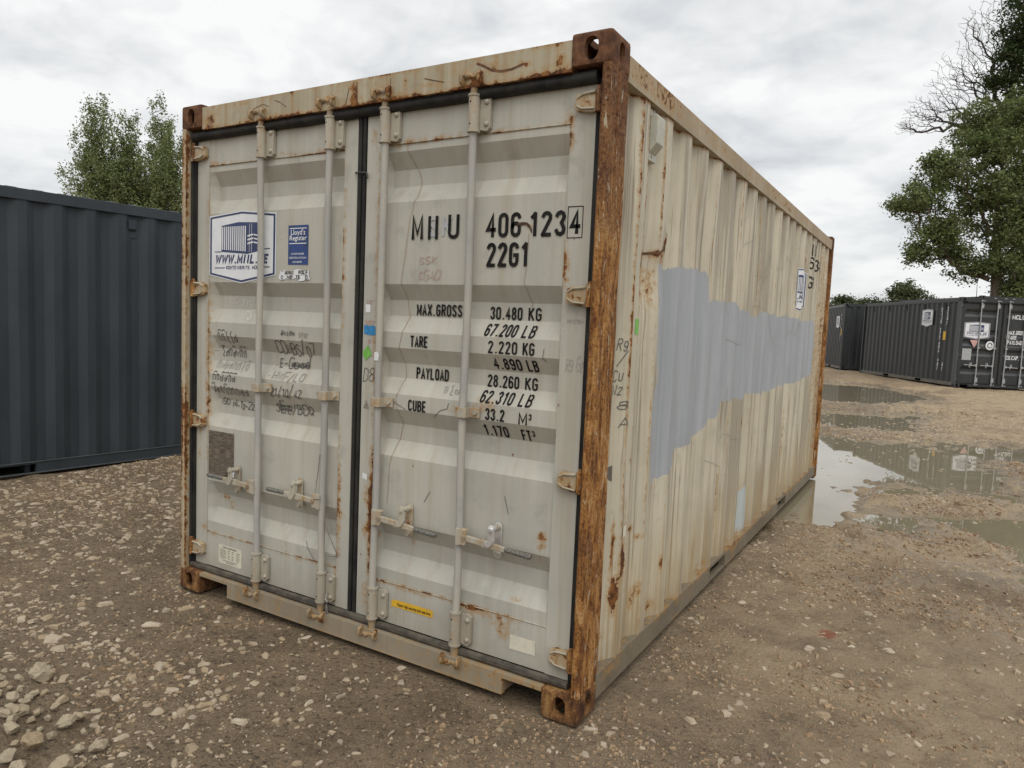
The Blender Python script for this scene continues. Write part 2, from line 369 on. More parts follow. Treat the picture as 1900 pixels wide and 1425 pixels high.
ln = g.noise(g.coord(scale=(20, 1, 260)), 1.0, 3, .6); b = g.noise(g.coord(), 30, 5, .6)
g.out(g.mix(g.ss(ln, .46, .62, 0, .8), g.mix(g.ss(b, .4, .7), (.085, .066, .05), (.15, .115, .085)), (.24, .2, .155)), .6, .2, ln, .3, .004); M['brownplate'] = mt
M['vinylold'] = simple('old_cream_sticker', (.66, .62, .5), (.58, .55, .45), 25, .5, bs=0)
M['ventp'] = simple('vent_plastic', (.47, .47, .40), (.40, .40, .34), 30, .5)
M['dark'] = simple('dark_grey_container_paint', (.019, .022, .024), (.027, .030, .032), 3, .42, sz=.3, bs=.06)
M['slate'] = simple('slate_container_paint', (.030, .038, .045), (.038, .047, .055), 4, .55, sz=.3, bs=.08, spec=.35)
M['slatelow'] = simple('pale_slate_edge', (.075, .085, .09), (.10, .11, .115), 10, .35)  # paler slate grey for the lips along the bottom rail
M['darkrail'] = simple('dusty_rail_paint', (.10, .09, .075), (.15, .13, .105), 8, .6)
M['grey'] = simple('grey_galvanised', (.34, .35, .36), (.42, .43, .44), 20, .4, .3)
M['greymark'] = simple('greyish_edge_paint', (.055, .06, .063), (.075, .08, .08), 10, .5)
M['pink'] = simple('pink_sticker', (.6, .35, .33), (.5, .3, .28), 20, .5, bs=0)
M['roofm'] = simple('roof_paint', (.3, .26, .2), (.2, .16, .12), 5, .6)
M['wire'] = simple('wire', (.30, .29, .27), (.22, .2, .18), 80, .5, .5)
M['cablem'] = simple('cable_tie', (.03, .03, .03), (.05, .05, .05), 80, .5)

# mud, stones, water
mt, g = newmat('wet_gravelly_mud')
c = g.coord(); lg = g.noise(c, .55, 5, .6); md = g.noise(c, 5, 7, .68); fn = g.noise(c, 45, 6, .7); vf = g.noise(c, 170, 3, .6)
wet = g.m('MULTIPLY', g.attr('wet'), g.ss(g.m('ADD', md, g.m('MULTIPLY', lg, .5)), .98, .70)); pale = g.attr('pale')
cc = g.mix(g.ss(md, .33, .68), (.190, .129, .072), (.34, .242, .145))
cc = g.mix(g.m('MULTIPLY', g.ss(lg, .38, .66), .5), cc, (.25, .182, .115))
cc = g.mix(g.ss(fn, .52, .66, 0.0, .6), cc, (.38, .285, .18)); dk = g.noise(g.coord(scale=(1, 1.5, 1)), 1.5, 6, .68); cc = g.mix(g.m('MULTIPLY', g.ss(dk, .50, .62), .4), cc, (.135, .092, .052))
cc = g.mix(g.ss(fn, .47, .36, 0.0, .9), cc, (.055, .038, .024))  # crevice shade put into the colour: dark where the fine bumps are low
cc = g.mix(g.ss(vf, .58, .70, 0.0, .55), cc, (.48, .40, .29)); cc = g.mix(g.ss(vf, .42, .32, 0.0, .6), cc, (.06, .042, .026))
cc = g.mix(g.m('MULTIPLY', pale, g.ss(md, .3, .6, .35, 1.0)), cc, (.48, .362, .23))
for sc_, th, amt in ((75., .27, .75), (140., .28, .6)):
    v1 = g.n('ShaderNodeTexVoronoi', {'Vector': c, 'Scale': sc_, 'Randomness': 1.0}, feature='F1')
    pick = g.ss(g.n('ShaderNodeSeparateColor', {0: v1.outputs['Color']}).outputs[0], .60, .66)
    ed = g.ss(g.m('ADD', v1.outputs['Distance'], g.m('MULTIPLY', g.m('SUBTRACT', vf, .5), .3)), th + .05, th - .04)
    sel = g.m('MULTIPLY', g.m('MULTIPLY', pick, ed), amt)
    tint = g.mix(g.n('ShaderNodeSeparateColor', {0: v1.outputs['Color']}).outputs[1], (.46, .40, .31), (.34, .24, .14))
    cc = g.mix(sel, cc, tint)
rd = g.attr('redspot')
cc = g.mix(g.m('MULTIPLY', g.ss(g.m('ADD', rd, g.m('MULTIPLY', g.m('SUBTRACT', fn, .5), 1.6)), .45, .6), .8), cc, (.36, .10, .05))
cc = g.mix(g.m('MULTIPLY', g.ss(wet, .1, .8), .6), cc, (.105, .08, .05))
ro = g.m('SUBTRACT', .78, g.m('MULTIPLY', g.ss(wet, .15, .7), g.ss(fn, .35, .6, .66, .40)))
hh = g.m('ADD', g.m('MULTIPLY', fn, 1.6), g.m('ADD', g.m('MULTIPLY', md, .8), g.m('MULTIPLY', vf, .22)))
g.out(cc, ro, 0.0, hh, g.ss(wet, .1, .7, 1.0, .45), .03, .5); M['mud'] = mt

def stone_mat(name, a, b, c3):
    mt, g = newmat(name); oi = g.n('ShaderNodeObjectInfo'); rnd = g.attr('shade')
    c = g.coord(); n = g.noise(c, 24, 6, .65); f = g.noise(c, 130, 4, .7)
    cc = g.mix(g.ss(n, .35, .68), a, b); cc = g.mix(g.ss(f, .52, .75, 0, .5), cc, c3)
    cc = g.mix(g.m('MULTIPLY', rnd, .8), cc, (.30, .215, .125))
    cc = g.mix(g.ss(oi.outputs['Random'], .55, 1.0, 0, .35), cc, (.40, .27, .15))
    g.out(cc, .72, 0.0, g.m('ADD', n, g.m('MULTIPLY', f, .4)), .6, .01, .35); return mt
M['stone'] = stone_mat('pale_limestone', (.47, .405, .315), (.37, .295, .21), (.22, .16, .10))
M['rock'] = stone_mat('dusty_limestone_rock', (.48, .41, .30), (.37, .30, .205), (.17, .13, .08))
M['darkstone'] = simple('dark_stone', (.06, .05, .04), (.10, .085, .07), 40, .7, bs=.5)

mt, g = newmat('muddy_water')
c = g.coord(); n = g.noise(c, 3.5, 3, .5)
g.out(g.mix(g.noise(c, .7, 3, .5), (.20, .175, .115), (.26, .22, .15)), .012, 0.0, n, .03, .01, .5, IOR=1.45); M['water'] = mt

def bark(name, a, b):
    return simple(name, a, b, 9, .85, sz=.25, bs=.8)
M['bark'] = bark('grey_brown_bark', (.10, .075, .052), (.2, .155, .11)); M['barkdark'] = bark('dead_twig_bark', (.05, .04, .036), (.085, .07, .062))
def leafmat(name, a, b, d):
    mt, g = newmat(name); rnd = g.attr('shade'); n = g.noise(g.coord(), .8, 3, .5)
    cc = g.mix(rnd, a, b); cc = g.mix(g.ss(n, .4, .65, 0, .6), cc, d)
    p = g.n('ShaderNodeBsdfPrincipled', {'Base Color': cc, 'Roughness': .55, 'Specular IOR Level': .3})
    tr = g.n('ShaderNodeBsdfTranslucent', {'Color': cc}); mx = g.n('ShaderNodeMixShader', {0: .3, 1: p, 2: tr}); o = g.n('ShaderNodeOutputMaterial'); g.t.links.new(mx.outputs[0], o.inputs[0]); return mt
M['leafA'] = leafmat('summer_leaf', (.095, .14, .042), (.20, .235, .09), (.14, .145, .065))
M['leafP'] = leafmat('poplar_leaf', (.095, .14, .05), (.25, .29, .12), (.17, .18, .075))
M['leafD'] = leafmat('dark_leaf', (.028, .05, .016), (.065, .10, .03), (.045, .055, .02))
M['leafF'] = leafmat('far_leaf', (.06, .085, .035), (.11, .13, .06), (.09, .09, .05))

mt, g = newmat('mud_clod'); n = g.noise(g.coord(), 60, 5, .65); n2 = g.noise(g.coord(), 6, 4, .6)
g.out(g.mix(g.ss(n2, .35, .65), g.mix(g.ss(n, .35, .65), (.15, .098, .058), (.28, .19, .12)), (.38, .27, .17)), .8, 0, n, .8, .01, .3); M['clod'] = mt
# ------------------------------------------------------------------ ground sheet
def axis(lo, hi, segs):
    """segs: list of (upto, step)"""
    out = [lo]
    for up, st in segs:
        while out[-1] < up - 1e-9: out.append(min(up, out[-1] + st))
    return np.array(out)
gx = np.concatenate([-np.geomspace(400, 6.2, 34), axis(-6, 6.2, [(-3.2, .05), (.0, .03), (5.2, .024), (6.2, .05)]), np.geomspace(6.5, 400, 34)])
gy = np.concatenate([-np.geomspace(300, 2.0, 20), axis(-1.8, 26, [(2.5, .022), (7, .03), (12, .05), (18, .08), (26, .14)]), np.geomspace(26.5, 600, 40)])
GX, GY = np.meshgrid(gx, gy, indexing='ij'); GZ = ground_h(GX, GY)
far = np.clip((np.hypot(GX, GY - 5) - 26) / 30, 0, 1); GZ = GZ * (1 - far) + .28 * far * (GY > 0)
me = grid_mesh('ground', GX, GY, GZ, M['mud'])
lev = np.full(GX.shape, -9.0); prox = np.zeros(GX.shape)
for lv, bw, P in PUD:
    s = poly_sdf(GX, GY, P); prox = np.maximum(prox, np.clip(1.15 + s / (.35 + bw * 1.1), 0, 1) * np.clip(1.15 - (GZ - lv - .004) / .07, 0, 1))
wetp = np.clip(prox, 0, 1)
for x, y, r_, a_ in ((3.42, 2.75, .5, 1.), (3.55, 2.3, .4, .9), (3.9, 3.3, .8, .9), (3.1, 3.4, .6, .8), (4.3, 2.4, .8, .8), (4.3, 6.2, 1.0, .7), (2.75, 1.4, .4, .25), (-2.8, .2, .8, .5)):
    wetp = np.maximum(wetp, a_ * np.exp(-((GX - x) ** 2 + (GY - y) ** 2) / r_ ** 2) * np.clip(.8 + 2.5 * fbm(GX, GY, 4, 3, 5), 0, 1))
at = me.attributes.new('wet', 'FLOAT', 'POINT'); at.data.foreach_set('value', wetp.ravel().astype(np.float32))
pal = np.clip((GY - 8) / 8, 0, .5) * np.clip(.7 + 2.2 * fbm(GX, GY * .5, .9, 4, 80), 0, 1.3) + np.clip((GX - 2.0) / 1.2, 0, .85) * np.clip(.85 + 1.8 * fbm(GX, GY, 1.1, 4, 81), .2, 1.2); at = me.attributes.new('pale', 'FLOAT', 'POINT'); at.data.foreach_set('value', np.clip(pal, 0, 1).ravel().astype(np.float32))
rs = np.exp(-(((GX - 3.13) / .06) ** 2 + ((GY - 1.56) / .09) ** 2)) * .85; at = me.attributes.new('redspot', 'FLOAT', 'POINT'); at.data.foreach_set('value', rs.ravel().astype(np.float32))
tag(link('ground', me), kind='structure')
for lv, bw, P in PUD:
    P_ = np.array(P); x0, y0 = P_.min(0) - .9; x1, y1 = P_.max(0) + .9; q = .08
    ix = np.arange(x0, x1, q); iy = np.arange(y0, y1, q); cx, cy = np.meshgrid(ix + q / 2, iy + q / 2, indexing='ij')
    k_ = min(1, bw * 2.5); s = poly_sdf(cx + .36 * fbm(cx, cy, 1.9, 5, 40, .7) * k_, cy + .75 * fbm(cx, cy, 1.9, 5, 46, .7) * k_, P) > (-.22 if bw > .2 else -.1)
    vid = {}; vs = []; fs = []
    for a, b in zip(*np.nonzero(s)):
        f_ = []
        for da, db in ((0, 0), (1, 0), (1, 1), (0, 1)):
            kk = (a + da, b + db)
            if kk not in vid: vid[kk] = len(vs); vs.append((x0 + kk[0] * q, y0 + kk[1] * q, lv))
            f_.append(vid[kk])
        fs.append(tuple(f_))
    me = bpy.data.meshes.new('puddle'); me.from_pydata(vs, [], fs); me.materials.append(M['water'])
    tag(link('puddle', me), kind='structure')
# ------------------------------------------------------------------ decals: stroke lettering folded over a surface
def arc(cx, cy, rx, ry, a0, a1, n=5):
    return [(cx + rx * math.cos(R(a0 + (a1 - a0) * i / n)), cy + ry * math.sin(R(a0 + (a1 - a0) * i / n))) for i in range(n + 1)]
F = {
 '0': [arc(2, 8, 2, 2, 0, 180) + arc(2, 2, 2, 2, 180, 360) + [(4, 8)]], 'O': [arc(2, 8, 2, 2, 0, 180) + arc(2, 2, 2, 2, 180, 360) + [(4, 8)]],
 '1': [[(.6, 8.2), (2.3, 10)], [(2.3, 10), (2.3, 0)]], 'I': [[(2, 10), (2, 0)]],
 '2': [arc(2, 8, 2, 2, 170, -20) + [(0, 0)], [(0, 0), (4, 0)]],
 '3': [arc(2, 8, 1.9, 2, 170, -40) + [(2.6, 5.3)] + arc(2, 2.3, 2, 2.3, 50, -170)], '4': [[(3, 0), (3, 10), (0, 3), (4.3, 3)]],
 '6': [arc(2, 8, 2, 2, 10, 180) + arc(2, 2, 2, 2, 180, 360) + [(4, 3.8)] + arc(2, 3.8, 2, 1.9, 0, 180)],
 '7': [[(0, 10), (4, 10), (1.3, 0)]], '8': [arc(2, 7.7, 1.8, 2.3, -90, 270, 10), arc(2, 2.7, 2, 2.7, 90, 450, 10)],
 '9': [arc(2, 2, 2, 2, 190, 360) + [(4, 8)] + arc(2, 8, 2, 2, 0, 180) + [(0, 6.2)] + arc(2, 6.2, 2, 1.9, 180, 360)],
 'M': [[(0, 0), (0, 10), (2.5, 2), (5, 10), (5, 0)]], 'U': [[(0, 10)] + arc(2, 2, 2, 2, 180, 360) + [(4, 10)]],
 'K': [[(0, 0), (0, 10)], [(4, 10), (0, 4.2)], [(1.4, 5.8), (4.2, 0)]], 'G': [arc(2, 8, 2, 2, 10, 180) + arc(2, 2, 2, 2, 180, 360) + [(4, 4.8), (2.2, 4.8)]],
 'L': [[(0, 10), (0, 0), (3.5, 0)]], 'B': [[(0, 0), (0, 10), (2.4, 10)] + arc(2.2, 7.7, 1.6, 2.3, 90, -90) + [(0, 5.4)], [(2.2, 5.4)] + arc(2.2, 2.7, 1.9, 2.7, 90, -90) + [(0, 0)]],
 'A': [[(0, 0), (2.1, 10), (4.2, 0)], [(.8, 3), (3.4, 3)]], 'X': [[(0, 0), (4.2, 10)], [(0, 10), (4.2, 0)]], '.': [[(1, 0), (1, .3)]], ',': [[(1.2, .5), (.6, -1.2)]],
 'R': [[(0, 0), (0, 10), (2.2, 10)] + arc(2.2, 7.6, 1.8, 2.4, 90, -90) + [(0, 5.2)], [(2, 5.2), (4.1, 0)]],
 'S': [arc(2, 7.8, 2, 2.2, 20, 200) + arc(2, 2.3, 2, 2.3, 20, -160)], 'T': [[(0, 10), (4, 10)], [(2, 10), (2, 0)]],
 'E': [[(3.6, 10), (0, 10), (0, 0), (3.6, 0)], [(0, 5), (3, 5)]], 'F': [[(3.6, 10), (0, 10), (0, 0)], [(0, 5), (3, 5)]],
 'P': [[(0, 0), (0, 10), (2.2, 10)] + arc(2.2, 7.4, 1.8, 2.6, 90, -90) + [(0, 4.8)]], 'Y': [[(0, 10), (2, 5), (4, 10)], [(2, 5), (2, 0)]],
 'D': [[(0, 0), (0, 10), (1.6, 10)] + arc(1.6, 7.6, 2.4, 2.4, 90, 0) + arc(1.6, 2.4, 2.4, 2.4, 0, -90) + [(0, 0)]],
 'C': [arc(2, 8, 2, 2, 10, 180) + arc(2, 2, 2, 2, 180, 350)], 'W': [[(0, 10), (1.5, 0), (3, 9), (4.5, 0), (6, 10)]], 'N': [[(0, 0), (0, 10), (4, 0), (4, 10)]],
 'H': [[(0, 0), (0, 10)], [(4, 0), (4, 10)], [(0, 5), (4, 5)]], 'Q': [arc(2, 5, 2.2, 5, 0, 360, 12), [(2.4, 2.5), (4.4, -.5)]], '/': [[(0, -1), (3.2, 11)]], '-': [[(.4, 4.6), (3.2, 4.6)]],
 'Z': [[(0, 10), (4, 10), (0, 0), (4, 0)]], 'V': [[(0, 10), (2, 0), (4, 10)]], 'J': [[(3.4, 10), (3.4, 2)] + arc(1.7, 2, 1.7, 2, 0, -180)],
 'o': [arc(1.7, 2.8, 1.7, 2.8, 0, 360, 8)], 'e': [[(0, 3)] + [(3.2, 3)] + arc(1.6, 2.8, 1.6, 2.8, 0, 300, 8)], 'd': [arc(1.5, 2.8, 1.5, 2.8, 0, 360, 8), [(3.1, 10), (3.1, 0)]],
 'a': [arc(1.5, 2.8, 1.5, 2.8, 0, 360, 8), [(3.1, 5.4), (3.1, 0)]], 'g': [arc(1.5, 2.8, 1.5, 2.8, 0, 360, 8), [(3.1, 5.4), (3.1, -2)] + arc(1.6, -2, 1.5, 1.5, 0, -170)],
 'Ü': [[(0, 10)] + arc(2, 2, 2, 2, 180, 360) + [(4, 10)], [(1, 12), (1, 12.4)], [(3, 12), (3, 12.4)]],
}
def text_strokes(s, x, z, h, cw=.42, sp=.2, slant=0.0, jit=0.0, wid=None):
    """list of polylines; wid fixes the overall width"""
    out = []; cur = 0; rr = random.Random(sum(map(ord, s)) + int(z * 1000))
    for ch in s:
        if ch == ' ': cur += 5.0; continue
        adv = {'M': 5, 'W': 6, 'I': 4 * .55, '.': 1.6, ',': 1.4, '1': 3.2}.get(ch, 4.1)
        off = -1.0 if ch == 'I' else (-.2 if ch == '1' else 0)
        a = rr.uniform(-1, 1) * jit; k = 1 + rr.uniform(-.25, .25) * (jit > 0)
        for st in F.get(ch, F['o']):
            out.append([(cur + off + px * k + (rr.uniform(-.35, .35) if jit else 0), py * k + a * 2 + (rr.uniform(-.4, .4) if jit else 0)) for px, py in st])
        cur += adv * (k if jit else 1) + sp * 10 * cw / .42
    tot = cur - sp * 10 * cw / .42
    sx = (wid / tot) if wid else h / 10 * cw / .42
    return [[(x + px * sx + slant * py * h / 10, z + py * h / 10) for px, py in st] for st in out]
def ribbons(strokes, w):
    """each polyline -> strip of quads in 2-d"""
    polys = []
    for st in strokes:
        P = [Vector(p) for p in st]; P = [p for i, p in enumerate(P) if i == 0 or (p - P[i - 1]).length > 1e-5]
        if len(P) < 2: continue
        closed = (P[0] - P[-1]).length < w * .2 and len(P) > 4
        Lf, Rt = [], []
        for i, p in enumerate(P):
            a = P[i] - P[i - 1] if i else (P[0] - P[-2] if closed else P[1] - P[0])
            b = P[i + 1] - P[i] if i < len(P) - 1 else (P[1] - P[0] if closed else P[-1] - P[-2])
            a, b = a.normalized(), b.normalized(); na, nb = Vector((-a.y, a.x)), Vector((-b.y, b.x)); n = na + nb
            if n.length < .3: n = nb
            n.normalize(); k = min(1.7, 1 / max(.3, n.dot(nb)))
            q = p
            if not closed and i == 0: q = p - b * w * .3
            if not closed and i == len(P) - 1: q = p + a * w * .3
            Lf.append(q + n * w / 2 * k); Rt.append(q - n * w / 2 * k)
        polys.append([(tuple(Lf[i]), tuple(Rt[i]), tuple(Rt[i + 1]), tuple(Lf[i + 1])) for i in range(len(P) - 1)])
    return polys
def decal(name, strips, mat, mapfn, folds=(), axis=1, parent=None, off=.0012, step=.00012, me_only=False):
    """strips: list of lists of 2-d polygons; mapfn(u, v, off) -> 3-d; folds: values of coordinate `axis` where the surface bends"""
    bm = bmesh.new(); lay = bm.verts.layers.float.new('o')
    for i, strip in enumerate(strips):
        o_ = off + step * (i % 12)
        for q in strip:
            vs = [bm.verts.new((u, v, 0)) for u, v in q]
            for v_ in vs: v_[lay] = o_
            try: bm.faces.new(vs)
            except ValueError: pass
    if bm.verts:
        lo = min(v.co[axis] for v in bm.verts); hi = max(v.co[axis] for v in bm.verts)
        for f in folds:
            if lo < f < hi:
                no = [0, 0, 0]; no[axis] = 1; co = [0, 0, 0]; co[axis] = f
                bmesh.ops.bisect_plane(bm, geom=bm.verts[:] + bm.edges[:] + bm.faces[:], plane_co=co, plane_no=no)
    for v in bm.verts: v.co = mapfn(v.co.x, v.co.y, v[lay] or off)
    me = bpy.data.meshes.new(name); bm.to_mesh(me); bm.free(); me.materials.append(mat)
    if me_only: return me
    return link(name, me, parent)

# ------------------------------------------------------------------ container profiles
DOORZ = [(2.255, 0), (2.185, 1), (2.113, 1), (2.04, 0), (1.685, 0), (1.617, 1), (1.547, 1), (1.475, 0), (1.405, 0), (1.337, 1), (1.27, 1), (1.20, 0), (1.132, 0), (1.062, 1), (.987, 1), (.918, 0), (.62, 0), (.545, 1), (.468, 1), (.395, 0)]
DZ = np.array([z for z, _ in DOORZ][::-1]); DD = np.array([d for _, d in DOORZ][::-1], float)
PAN_L = (.156, 1.118); PAN_R = (1.336, 2.262)
def door_depth(z): return float(np.interp(z, DZ, DD)) * .042
def door_map(u, v, off):
    if PAN_L[0] < u < PAN_L[1]: y = .060 + door_depth(v) * min(1, (u - PAN_L[0]) / .034)
    elif PAN_R[0] < u < PAN_R[1]: y = .060 + door_depth(v)
    else: y = .055
    return (u, y - off, v)
def rib_points():
    """(y, inset 0..1) along the side wall"""
    pts = [(.19, 1), (.30, 1)]
    k = 0
    while True:
        e = .374 + .2815 * k
        if e > L - .26: break
        pts += [(e, 0), (e + .07, 0)]
        if e + .2815 < L - .26 + .0001: pts += [(e + .138, 1), (e + .214, 1)]
        k += 1
    pts += [(e - .2815 + .138, 1), (L - .06, 1)]
    return pts
RIB = rib_points(); RY = np.array([p[0] for p in RIB]); RD = np.array([p[1] for p in RIB], float)
def wall_in(y): return np.interp(y, RY, RD) * .036
def wall_dent(y, z):
    d = .010 * fbm(y, z * .6, 1.1, 3, 33) + .004 * fbm(y, z, 4.0, 2, 36)
    d = d + .022 * np.exp(-(((y - .60) / .14) ** 2 + ((z - 1.78) / .12) ** 2)) + .012 * np.exp(-(((y - 2.75) / .12) ** 2 + ((z - .7) / .5) ** 2)) + .010 * np.exp(-(((y - 1.3) / .2) ** 2 + ((z - 1.9) / .35) ** 2))
    d = d * np.clip((z - .17) / .25, 0, 1) * np.clip((2.45 - z) / .25, 0, 1) * np.clip((y - .19) / .15, 0, 1)
    return d
def wall_map(u, v, off):
    return (W - .012 - float(wall_in(u)) - float(wall_dent(np.array(u), np.array(v))) + off, u, v)

# where the rust sits on the near container: (a, z, half width, half height, strength)
DSP = [(2.075, 1.926, .025, .003, .5), (2.106, 1.905, .004, .02, .4), (2.16, 1.94, .02, .006, .4), (2.215, .70, .024, .022, .72), (2.213, .655, .02, .018, .8), (2.215, .60, .008, .05, .35),
 (2.11, .318, .05, .016, 1.0), (2.045, .29, .008, .05, .8), (2.02, .315, .03, .006, .7), (2.09, .44, .012, .03, .5), (2.11, .41, .03, .008, .5), (1.90, .335, .1, .006, .8),
 (1.30, 2.33, .04, .05, .42), (1.335, 1.9, .006, .4, .55), (1.335, .65, .008, .35, .85), (1.335, 1.3, .006, .3, .55), (1.30, .72, .014, .06, .5), (1.30, .27, .035, .09, .42), (1.29, .55, .012, .03, .6),
 (.10, .93, .014, .08, .5), (.085, .75, .012, .05, .6), (.11, .60, .01, .05, .6), (.13, .36, .03, .012, .6), (.10, 2.40, .05, .02, .5), (.16, 2.0, .006, .3, .4), (.155, 1.2, .006, .5, .45),
 (.25, .53, .035, .018, .75), (.30, .50, .03, .012, .7), (.29, .46, .012, .05, .35), (1.118, 1.75, .006, .5, .5), (1.118, .65, .006, .35, .6), (1.185, .7, .01, .04, .5), (1.19, 1.68, .006, .05, .9), (1.16, .62, .03, .007, .6),
 (2.262, 1.76, .006, .1, .75), (2.262, 2.26, .008, .09, .7), (.70, 2.31, .02, .03, .25), (1.45, 2.30, .1, .02, .42), (1.56, .55, .008, .06, .5), (1.56, .60, .03, .007, .5),
 (.79, .55, .006, .1, .25), (2.30, 1.60, .05, .004, .4), (1.78, 1.165, .06, .03, .45), (1.92, 1.19, .05, .03, .5), (1.95, .62, .02, .008, .8), (2.06, 1.55, .02, .008, .2)]
HSP = [(.22, 2.50, .07, .06, .62), (1.21, 2.51, .035, .08, .72), (1.93, 2.525, .05, .012, .8), (2.0, 2.505, .035, .008, 1.0), (2.08, 2.515, .03, .008, .9), (2.23, 2.50, .035, .08, .62), (1.62, 2.50, .06, .008, .6), (.62, 2.50, .05, .03, .42),
 (1.06, 2.50, .05, .03, .5), (1.39, 2.50, .05, .03, .5), (1.85, 2.48, .05, .02, .6), (.82, 2.52, .008, .04, .5), (1.5, 2.53, .008, .05, .4), (.5, 2.56, .3, .008, .5), (1.8, 2.562, .5, .008, .6)]
WSP = [(.37, 2.25, .012, .35, .62), (.372, 1.55, .010, .4, .66), (.40, .55, .03, .10, .85), (.345, .42, .03, .08, .95), (.33, .62, .012, .12, .8), (.41, .70, .010, .12, .7), (.47, 1.82, .02, .05, .9), (.56, 1.856, .10, .010, 1.1), (.66, 1.875, .06, .012, 1.1),
 (.72, 1.92, .014, .05, .95), (.70, 1.72, .012, .18, .8), (.655, 2.2, .012, .35, .6), (.60, 1.72, .07, .12, .47), (.56, 1.78, .08, .06, .5), (.47, 1.60, .012, .15, .6), (.46, .98, .035, .014, .75), (.47, .93, .01, .04, .6), (.63, .36, .03, .03, .7), (.60, .30, .02, .05, .6), (.57, .65, .03, .01, .8), (.62, .60, .04, .012, .55),
 (.93, .40, .012, .05, .7), (.86, .20, .05, .02, .8), (1.1, .2, .06, .012, .7), (1.55, .2, .1, .014, .7), (1.35, .75, .012, .06, .6), (2.4, .95, .012, .05, .7), (2.0, .5, .014, .3, .5), (3.0, .8, .012, .3, .7), (3.3, .85, .010, .35, .8), (3.55, .6, .012, .3, .5), (4.0, .7, .012, .35, .5),
 (5.5, 1.5, .3, 1.2, .40), (5.8, 1.3, .25, 1.4, .5), (4.55, 2.1, .015, .3, .6), (.22, 1.3, .012, 1.2, .45), (.25, .25, .05, .03, .9), (2.6, 2.3, .01, .2, .35)]
def spots(a, z, S):
    v = np.zeros(a.shape)
    for ca, cz, ra, rz, s in S:
        v = np.maximum(v, s * np.exp(-(((a - ca) / ra) ** 2 + ((z - cz) / rz) ** 2) * .9))
        v = np.maximum(v, .42 * s * np.exp(-((a - ca) / (ra * .8)) ** 2) * np.exp(-np.clip(cz - z, 0, 9) / (.10 + rz)) * (z < cz))
    return v
def rust_at(P):
    x, y, z = P[:, 0], P[:, 1], P[:, 2]
    dr = spots(x, z, DSP) * (y < .12) * (z < 2.43)
    seam = .52 * np.exp(-((z - 2.287) / .006) ** 2) + .5 * np.exp(-((z - .338) / .006) ** 2)
    dr = np.maximum(dr, seam * (y < .07) * (x > .15) * (x < 2.27) * (.75 + .6 * vn(x, z * 0, 7., 5)))
    hd = spots(x, z, HSP) * (z > 2.43) * (y < .12)
    hd = np.maximum(hd, (z > 2.43) * (y < .12) * np.clip(.95 * (vn(x, z * .12, 17., 41) - .16) * (1 + 2 * vn(x, z * 0, 2.1, 42)) + .25 * np.exp(-x / .35), 0, .62))
    hd = np.maximum(hd, (z > 2.43) * (y < .12) * (.95 * np.exp(-np.abs(z - 2.460) / .018) + .60 * np.exp(-np.abs(z - 2.57) / .012)) * (.8 + 1.1 * vn(x, z, 6., 6)))
    sl = (z < .125) * (y < .12) * (.16 + .42 * np.clip(.5 + 1.6 * vn(x, z, 5., 7), 0, 1) * (x > 1.9) + .3 * np.exp(-np.minimum(x, W - x) / .3))
    ws = spots(y, z, WSP) * (x > 2.3) * (y > .185) * (z < 2.452) * (z > .1395)
    kk = np.floor((y - .409) / .2815 + .5); am = np.clip(.5 + 1.1 * vn(kk, kk * 0 + .5, 1.7, 8), 0, 1)
    edge = np.minimum(np.abs(y - .374 - kk * .2815), np.abs(y - .444 - kk * .2815))
    ws = np.maximum(ws, (x > 2.38) * (y > .3) * (z > .1395) * (z < 2.452) * am * .62 * np.exp(-edge / .008) * np.clip(.55 + 1.6 * vn(kk * 3, z, 2.2, 9), 0, 1))
    bot = (x > 2.3) * (y > .185) * (z > .1395) * .55 * np.exp(-(z - .14) / .06) * np.clip(.6 + vn(y, z, 3., 10), 0, 1)
    ra = (x > 2.3) * (y > .17) * (z > 2.452) * (.26 + .45 * np.clip(vn(y, z * 4, 3.2, 11) + .1, 0, 1) + .3 * np.exp(-np.abs(z - 2.455) / .012))
    rb = (x > 2.3) * (y > .17) * (z < .1405) * (.03 + .8 * np.clip(vn(y, z * 6, 4.2, 12), 0, 1))
    ps = (y < .12) * (x < .06) * (z > .118) * (z < 2.47) * (.25 + .35 * (x < .012) + .4 * (x > .03) * (np.abs(y - .0) < .01) + .5 * vn(z, x, 5., 14))
    return np.clip(np.maximum.reduce([dr, hd, sl, ws, bot, ra, rb, ps]), 0, 1.3)
PATCH = [(.69, 1.83), (.722, 1.813), (1.026, 1.83), (1.041, 1.845), (1.474, 1.854), (1.50, 1.70), (2.028, 1.715), (2.20, 1.69), (2.392, 1.676), (2.62, 1.66), (2.8, 1.68), (3.185, 1.689), (4.074, 1.678), (4.5, 1.66), (5.146, 1.681), (5.30, 1.42), (5.25, 1.17), (4.95, 1.15), (4.563, 1.122), (3.691, 1.128), (3.3, 1.10), (2.808, 1.117), (2.195, 1.113), (1.83, 1.12),
 (1.78, 1.041), (1.60, 1.03), (1.505, 1.0), (1.44, .965), (1.30, .955), (1.17, .93), (1.02, .90), (.96, .84), (.86, .83), (.745, .80), (.70, .82), (.67, 1.17), (.70, 1.30), (.697, 1.466), (.685, 1.586)]
def patch_at(P):
    y, z = P[:, 1], P[:, 2]; s = poly_sdf(y, z, PATCH)
    rib = wall_in(y) / .036
    return np.clip(s + .02 * (vn(np.floor(y / .14), z * 0, 1.3, 17)) + .012 * vn(y, z, 9., 18), -.15, .15)
def patchb_at(P):
    return np.clip(poly_sdf(P[:, 1], P[:, 2], [(2.50, .18), (2.69, .18), (2.71, .42), (2.66, .50), (2.55, .44)]), -.1, .1)

